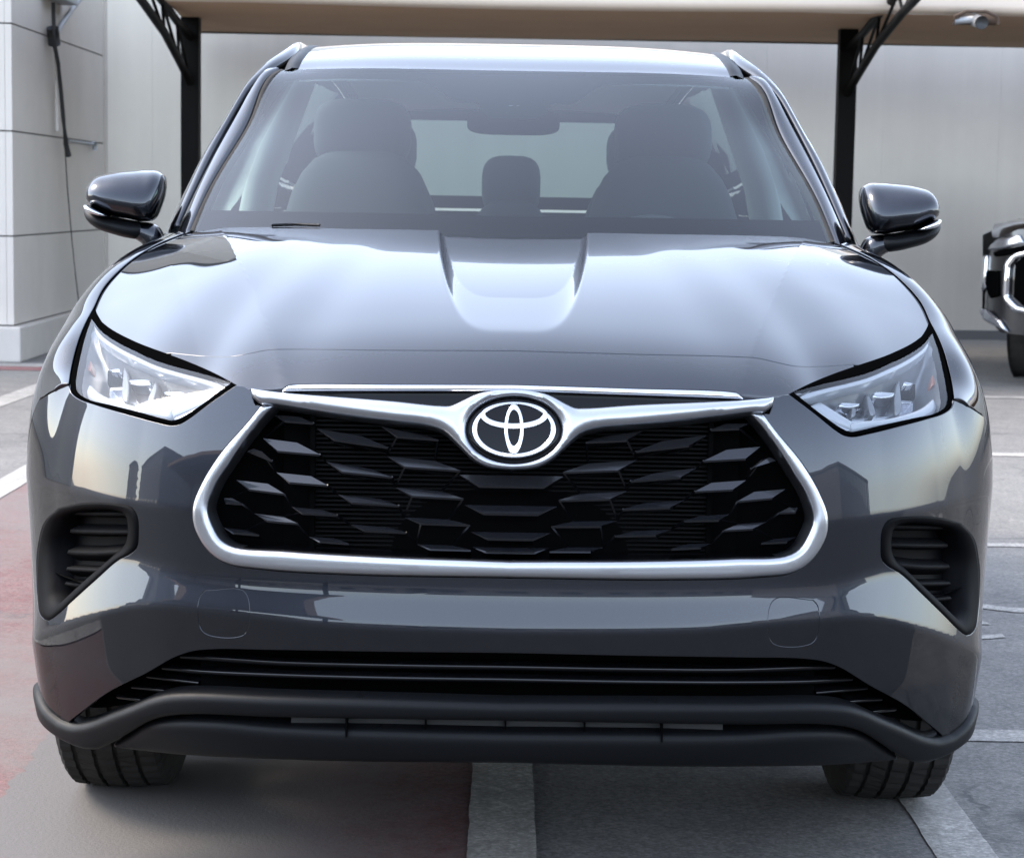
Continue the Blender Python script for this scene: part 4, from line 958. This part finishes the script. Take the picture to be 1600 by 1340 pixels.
# roof
RC = [(1.93,WT[-1,2]),(2.05,1.617),(2.25,1.660),(2.55,1.692),(2.9,1.703),(3.4,1.695),(3.9,1.675),(4.35,1.645),(4.6,1.60)]
def FR(uv):
    s, t = np.clip(uv[:,0], -1.02, 1.02), uv[:,1]
    ce = np.stack([0*t, pchip(np.linspace(0,1,9), [q[0] for q in RC], t), spline1(np.linspace(0,1,9), np.array([q[1] for q in RC]), np.clip(t,0,1))], 1)
    fr_ = _ev(WTs, s*.5+.5)
    k = (1-t)**2
    X = s*(.612-.0*t+.0*t); dY = (fr_[:,1]-WT[-1,1])*np.interp(t, [0,.3,1], [1,.4,-.3]); dz = (fr_[:,2]-WT[-1,2])*(1-t)-.010*s**4*np.clip(t*4, 0, 1)-.010*s**2*np.clip(t*4, 0, 1)
    X = np.where(t < .2, fr_[:,0]*(1-t/.2)+X*(t/.2), X)
    return np.stack([X, ce[:,1]+dY, ce[:,2]+dz], 1)
na, nb = 61, 61
A, B = np.meshgrid(np.linspace(-.925, .925, na), np.linspace(.004, 1, nb)**1.6, indexing='ij'); ab = np.stack([A.ravel(), B.ravel()], 1)
roof = cpart('roof', FR(ab), grid_faces(na, nb), M['paint'])
# roof mouldings along both edges and small fixing caps
edge = FR(np.stack([0*np.linspace(0,1,50)-.955, np.linspace(.0, 1, 50)**1.6], 1))
e2 = edge+[.022,0,.003]; e1 = edge-[.022,0,.004]; e3 = edge+[.0,0,.006]
for o in both('roof_moulding', np.vstack([e1-[0,0,.03], e1, e3, e2, e2-[0,0,.03]]), [(k*50+i, k*50+i+1, (k+1)*50+i+1, (k+1)*50+i) for k in range(4) for i in range(49)], M['plastic'], None): cp(o)
# pillars: inner edge, crease, outer edge traced, then turned back to the side glass
PI = at_y([(300,362),(333,291),(363.5,240.5),(396.5,182),(431,115),(441,110)], [1.33,1.53,1.68,1.855,2.075,2.11])
PM = at_y([(262,388),(276,356),(300,304),(325,253),(349.5,207.5),(376,162),(401.5,121),(412,111),(427,107.5)], [1.37,1.43,1.54,1.68,1.81,1.94,2.06,2.10,2.13])
PO = at_y([(244,402),(260,367),(280,322),(300,281),(319,243),(352,192),(381,141.5),(401,114),(419,96),(437,83),(456,72.5)], [1.44,1.50,1.58,1.66,1.75,1.88,2.02,2.12,2.19,2.28,2.38])
tt = np.linspace(0, 1, 60)
pi_ = _ev(PI, tt); pm_ = _ev(PM, tt); po_ = _ev(PO, np.linspace(0, .82, 60))
m1 = (pi_+pm_)/2+[-.004,-.006,.006]
def rows(*rs): n = len(rs[0]); return np.vstack(rs), [(k*n+i, k*n+i+1, (k+1)*n+i+1, (k+1)*n+i) for k in range(len(rs)-1) for i in range(n-1)]
for o in both('windscreen_moulding', *rows(pi_+[.012,.02,-.01], pi_+[.010,-.001,.001], pi_+[-.004,-.003,.003], pi_+[-.006,.02,-.006]), M['rubber'], None): cp(o)
for o in both('pillar', *rows(pi_+[-.005,.02,-.008], pi_+[-.006,0,0], pi_*.7+pm_*.3+[-.003,-.006,.005], pi_*.3+pm_*.7+[-.003,-.006,.005], pm_+[.004,.0,.0], pm_+[.004,.03,-.01]), M['paint'], None): cp(fix_out(o))
# upper door frame running on as the roof rail to the back
railY = np.array([(-.628,2.65,1.680),(-.632,3.0,1.688),(-.632,3.5,1.676),(-.625,4.0,1.640),(-.61,4.4,1.58)])
PO2 = np.vstack([PO, railY]); q = _ev(PO2, np.linspace(0, 1, 110))
PMx = np.vstack([PM, PO[-1:]+[.02,.03,.004], railY+[.025,0,.004]]); qm = _ev(PMx, np.linspace(0, 1, 110))
qm = np.array([qm[np.argmin(np.abs(qm[:,1]-y+.03))] for y in q[:,1]]); 
ker5 = np.ones(9)/9; qm = np.stack([np.convolve(np.pad(qm[:,i], 4, mode='edge'), ker5, 'valid') for i in range(3)], 1)
for o in both('door_frame', *rows(qm+[.004,.03,-.01], qm, qm*.75+q*.25+[-.004,-.006,.006], qm*.35+q*.65+[-.006,-.006,.006], q+[.001,0,0], q+[.006,.03,-.02], q+[.03,.05,-.045]), M['paint'], None): cp(fix_out(o))
# side body behind the fender, with belt line
YB = np.linspace(1.49, 4.78, 60)
def sec(Y):
    xs = np.interp(Y, [1.49,2,3.4,4.2,4.6,4.78], [.962,.963,.965,.95,.90,.82]); zb = np.interp(Y, [1.49,2.4,3.8,4.78], [1.150,1.165,1.20,1.21])
    return [(-xs+.05, Y, .30), (-xs+.012, Y, .36), (-xs, Y, .55), (-xs, Y, .75), (-xs+.012, Y, .92), (-xs+.05, Y, zb-.06), (-xs+.085, Y, zb-.015), (-xs+.115, Y, zb), (-xs+.16, Y, zb-.02)]
P = np.array([sec(y) for y in YB]).reshape(-1, 3)
for o in both('side_panel', P, grid_faces(60, 9), M['paint'], None): cp(fix_out(o))
qs = q[14:]; belt = np.stack([-np.interp(qs[:,1], [1.49,2,3.4,4.2,4.6,4.78], [.962,.963,.965,.95,.90,.82])+.13, qs[:,1], np.interp(qs[:,1], [1.49,2.4,3.8,4.78], [1.150,1.165,1.20,1.21])-.01], 1)
for o in both('side_window', *rows(qs+[.02,.035,-.035], (qs+[.02,.035,-.035])*.5+belt*.5+[-.02,0,0], belt), M['sideglass'], None): cp(o)
# tail: panel with window opening
tw = [(-.80,4.78,1.21),(-.60,4.52,1.595),(.60,4.52,1.595),(.80,4.78,1.21)]; ti = [(-.64,4.755,1.26),(-.52,4.56,1.545),(.52,4.56,1.545),(.64,4.755,1.26)]
V = tw+ti+[(-.82,4.80,.40),(.82,4.80,.40),(-.82,4.80,1.20),(.82,4.80,1.20)]
cpart('tailgate', V, [(0,1,5,4),(1,2,6,5),(2,3,7,6),(3,0,4,7),(8,9,11,10)], M['paint'], smooth=False)
cpart('rear_window', ti, [(0,1,2,3)], M['rearglass'], smooth=False)
cpart('cabin_floor', *boxes([(-.86,.86,1.35,4.75,.30,.42),(-.90,-.80,1.4,4.7,.42,1.08),(.80,.90,1.4,4.7,.42,1.08)]), M['dash'], smooth=False)
cpart('headliner', FR(ab)-[0,-.02,.03], grid_faces(na, nb), M['liner'])
# dashboard
xs = np.linspace(-.78, .78, 40); dd = []
for x in xs:
    b = 1-(abs(x)/.78)**4*.25
    y0 = 1.10+.25*(abs(x)/.74)**2; hump = .035*math.exp(-((x-.37)/.2)**2)
    dd += [(x, y0, 1.10), (x, y0+.12, 1.135), (x, 1.62, 1.15+hump), (x, 1.74, 1.13+hump), (x, 1.78, 1.05), (x, 1.76, .75)]
cpart('dashboard', dd, grid_faces(40, 6), M['dash'])
# steering wheel
a = np.linspace(0, 2*math.pi, 40, endpoint=False); ringp = [Vector((.37+.185*math.cos(t), 1.95+.07*math.sin(t), 1.03+.17*math.sin(t))) for t in a]
V, Fc = tube(ringp+ringp[:1], .016, 8, cap=False); cpart('steering_wheel', *merge((V, Fc), box(.20,.54,1.94,1.965,1.015,1.05), box(.31,.43,1.92,1.96,.97,1.08)), M['dash'])
# seats
def soft_box(cx_, cy, cz, wx, wy, wz, e=3.2, nu=20, nv=14, lean=0., taper=0.):
    V = []
    def sp(v): return math.copysign(abs(v)**(2/e), v)
    for i in range(nu):
        a = 2*math.pi*i/nu
        for j in range(nv):
            b = -math.pi/2+math.pi*j/(nv-1)
            x = sp(math.cos(b))*sp(math.cos(a)); y = sp(math.cos(b))*sp(math.sin(a)); z = sp(math.sin(b))
            V.append((cx_+x*wx*(1-taper*z), cy+y*wy+lean*z*wz, cz+z*wz))
    return V, grid_faces(nu, nv, True)
def seat(x, y, mtl='seat', scale=1., z0=.55):
    e = empty('seat'); cp(e)
    sub(mesh('backrest', *soft_box(x, y+.12, z0+.46, .255*scale, .085, .44, 3.4, lean=.28, taper=.13), M[mtl]), e)
    sub(mesh('cushion', *soft_box(x, y-.22, z0+.02, .25*scale, .27, .10, 3.4), M[mtl]), e)
    sub(mesh('headrest', *soft_box(x, y+.265, z0+.945, .148*scale, .06, .098, 3.4), M[mtl]), e)
    
seat(-.43, 2.25, scale=.95, z0=.485); seat(.43, 2.25, scale=.95, z0=.485); seat(-.46, 3.15, z0=.46); seat(.46, 3.15, z0=.46); seat(0, 3.18, scale=.66, z0=.35)
# belts and inner B pillars
for o in both('inner_pillar', *merge(tube([(-.80,2.75,1.0),(-.74,2.72,1.3),(-.62,2.7,1.62)], .05, 8)), M['trim'], None): cp(o)
# camera module and rear-view mirror
cam_o = empty('sensor_housing'); cp(cam_o)
pc = wpx([(752,122),(850,122),(852,166),(842,179),(762,179),(753,166)]); P3 = FW(pc)-wsS.n(pc)*.012; P3b = P3+np.array([0,.06,.0])
V = np.vstack([P3, P3b]); sub(mesh('cover', V, [(0,1,2,3,4,5)]+[(i, (i+1) % 6, 6+(i+1) % 6, 6+i) for i in range(6)], M['frit'], smooth=False), cam_o)
pl = wpx([(791,173),(796,161),(810,161),(819,173)]); sub(mesh('camera_window', FW(pl)-wsS.n(pl)*.007, [(0,1,2,3)], M['silver'], smooth=False), cam_o)
rv = cpart('rear_view_mirror', *soft_box(0, 2.16, 1.455, .125, .02, .034, 4.0), M['frit'])
# ---- wipers peeping over the bonnet edge
for (xa, xb) in (((425,353.5),(500,353.5)), ((828,360.5),(895,361.5))):
    p = at_y([xa, xb], [1.16, 1.13]); P_ = [p[0]+[0,.0,.002], (p[0]+p[1])/2+[0,.004,.004], p[1]+[0,.0,.002]]
    cpart('wiper_arm', *tube(P_, .0035, 6), M['plastic'])

# ---- door mirrors
mirs = [empty('door_mirror'), empty('door_mirror')]
for e in mirs: cp(e)
def m_add(name, v, f, m, smooth=True):
    for o, e in zip(both(name, np.asarray(v), f, m, None, smooth=smooth), mirs): sub(o, e); fix_out(o)
def shell(top, bot, Yf, Yb, n=34, nv=26, e=2.6, tilt=0.):
    """body whose front view outline runs between the traced top and bottom curves"""
    t3, b3 = at_y(smooth_curve(top, n-1), (Yf+Yb)/2), at_y(smooth_curve(bot, n-1), (Yf+Yb)/2)
    def rs(P): t = _par(P); return np.stack([np.interp(np.linspace(0, 1, n), t, P[:,i]) for i in range(3)], 1)
    t3, b3 = rs(t3), rs(b3); V = []
    for i in range(n):
        s = i/(n-1); c = (t3[i]+b3[i])/2; h = (t3[i]-b3[i])/2
        wy = (Yb-Yf)/2*max(.03, (1-abs(2*s-1)**2.6))**.5
        for j in range(nv):
            a = 2*math.pi*j/nv; sy = math.copysign(abs(math.cos(a))**(2/e), math.cos(a)); sz = math.copysign(abs(math.sin(a))**(2/e), math.sin(a))
            V.append(c+h*sz+np.array([0, wy*sy+tilt*h[2]*sz, 0]))
    Fc = [(i*nv+j, i*nv+(j+1) % nv, (i+1)*nv+(j+1) % nv, (i+1)*nv+j) for i in range(n-1) for j in range(nv)]
    Fc += [tuple(range(nv)), tuple(reversed(range((n-1)*nv, n*nv)))]
    return np.array(V), Fc
m_add('mirror_cap', *shell([(140,300),(142,288),(149,277),(173,269.5),(205,266.5),(227,265.7),(246,267.5),(256,275),(258,283)], [(140,303),(143,319),(160,328),(179,337),(205,342),(228,346),(243,344),(252,325),(258,300)], 1.40, 1.60, e=2.2, tilt=.42), M['paint'])
m_add('mirror_base', *shell([(133,326),(145,327),(165,334),(185,340),(205,344),(228,347),(240,350)], [(133,332),(140,345),(155,357),(180,366),(203,372),(225,374),(240,366)], 1.42, 1.58), M['plastic'])
m_add('mirror_signal', *shell([(131,320),(138,320),(150,325),(164,332),(173,337)], [(131,323),(138,331),(150,336),(164,338.5),(173,338.5)], 1.385, 1.47, n=20), M['bright'])
m_add('mirror_arm', *shell([(198,345),(215,346),(230,347),(246,352),(262,385)], [(198,371),(212,374),(222,380),(232,392),(248,400)], 1.44, 1.54), M['paint'])
mg = at_y([(146,300),(150,282),(176,274),(246,273),(252,284),(246,336),(180,330)], 1.603); m_add('mirror_glass', mg, [tuple(range(7))], M['bright'], False)

# ---- wheels
def wheel(x, y):
    e = empty('wheel'); cp(e); R0, W = .378, .225; zc = GZ+R0; sg = 1 if x > 0 else -1
    prof = []
    xs_ = [(-.5,.62),(-.5,.70),(-.505,.80),(-.49,.90),(-.46,.955),(-.42,.983)]
    def tread(f): return 1.0-.06*abs(f*2)**3.2
    groove = [-.30,-.115,.075,.265]; pts = [(a, b) for a, b in xs_]
    f = -.40
    for g in groove: pts += [(g-.022, tread(g)), (g-.016, tread(g)-.024), (g+.016, tread(g)-.024), (g+.022, tread(g))]
    pts += [(-a, b) for a, b in xs_[::-1]]
    nS = 180; V = []; 
    for k in range(nS):
        a = 2*math.pi*k/nS
        for (fx, fr) in pts:
            r = R0*fr
            if fr > .93 and (k % 3 == 0) and not any(abs(fx-g) < .018 for g in groove) and abs(fx) > .17: r -= .005
            if abs(fx) <= .17 and fr > .97 and k % 4 == 0: r -= .0035
            da = (.10 if abs(fx) < .2 else .05)*fx
            V.append((x+fx*W, y+r*math.cos(a+da), zc+r*math.sin(a+da)))
    m_ = len(pts); Fc = [(k*m_+j, k*m_+j+1, ((k+1) % nS)*m_+j+1, ((k+1) % nS)*m_+j) for k in range(nS) for j in range(m_-1)]
    sub(fix_out(mesh('tyre', V, Fc, M['rubber'], smooth=False)), e)
    rp = [(.42,.60),(.44,.635),(.40,.62),(.30,.58),(.10,.55),(-.40,.58),(-.44,.63)]; V = []
    for k in range(64):
        a = 2*math.pi*k/64
        for fx, fr in rp: V.append((x+sg*fx*W, y+R0*fr*math.cos(a), zc+R0*fr*math.sin(a)))
    Fc = [(k*7+j, k*7+j+1, ((k+1) % 64)*7+j+1, ((k+1) % 64)*7+j) for k in range(64) for j in range(6)]
    rim = sub(mesh('rim', V, Fc, M['steel']), e)
    for k in range(5):
        a = 2*math.pi*k/5; pr = []
        for r, wd_, dx in ((.02,.030,.30),(.10,.026,.34),(.18,.022,.40),(.222,.034,.38)):
            for s_ in (-1, 1):
                for dd_ in (0, -.03): pr.append((x+sg*(dx*W+dd_), y+r*math.cos(a)-s_*wd_*math.sin(a), zc+r*math.sin(a)+s_*wd_*math.cos(a)))
        Fc = []
        for i in range(3):
            b = i*4; Fc += [(b, b+2, b+6, b+4), (b+1, b+5, b+7, b+3), (b, b+4, b+5, b+1), (b+2, b+3, b+7, b+6)]
        sub(fix_out(mesh('spoke', pr, Fc, M['steel'], smooth=False)), e)
    V, Fc = tube([(x+sg*.02, y, zc), (x+sg*.085, y, zc)], .055, 20); sub(mesh('hub', V, Fc, M['steel'], smooth=False), e)
    V, Fc = tube([(x-sg*.05, y, zc), (x-sg*.02, y, zc)], .15, 28); sub(mesh('brake_disc', V, Fc, M['steel'], smooth=False), e)
for x, y in ((-.815,.95),(.815,.95),(-.815,3.80),(.815,3.80)): wheel(x, y)
a = np.linspace(R(5), R(158), 30)
for o in both('arch_liner', *rows([(-.62, .95+.41*math.cos(t), .352+.41*math.sin(t)) for t in a], [(-.925, .95+.41*math.cos(t), .352+.41*math.sin(t)) for t in a]), M['dark'], None): cp(o)
cpart('underbody', *boxes([(-.62,.62,.55,4.6,.20,.32),(-.70,.70,1.6,3.3,.19,.30)]), M['dark'], smooth=False)
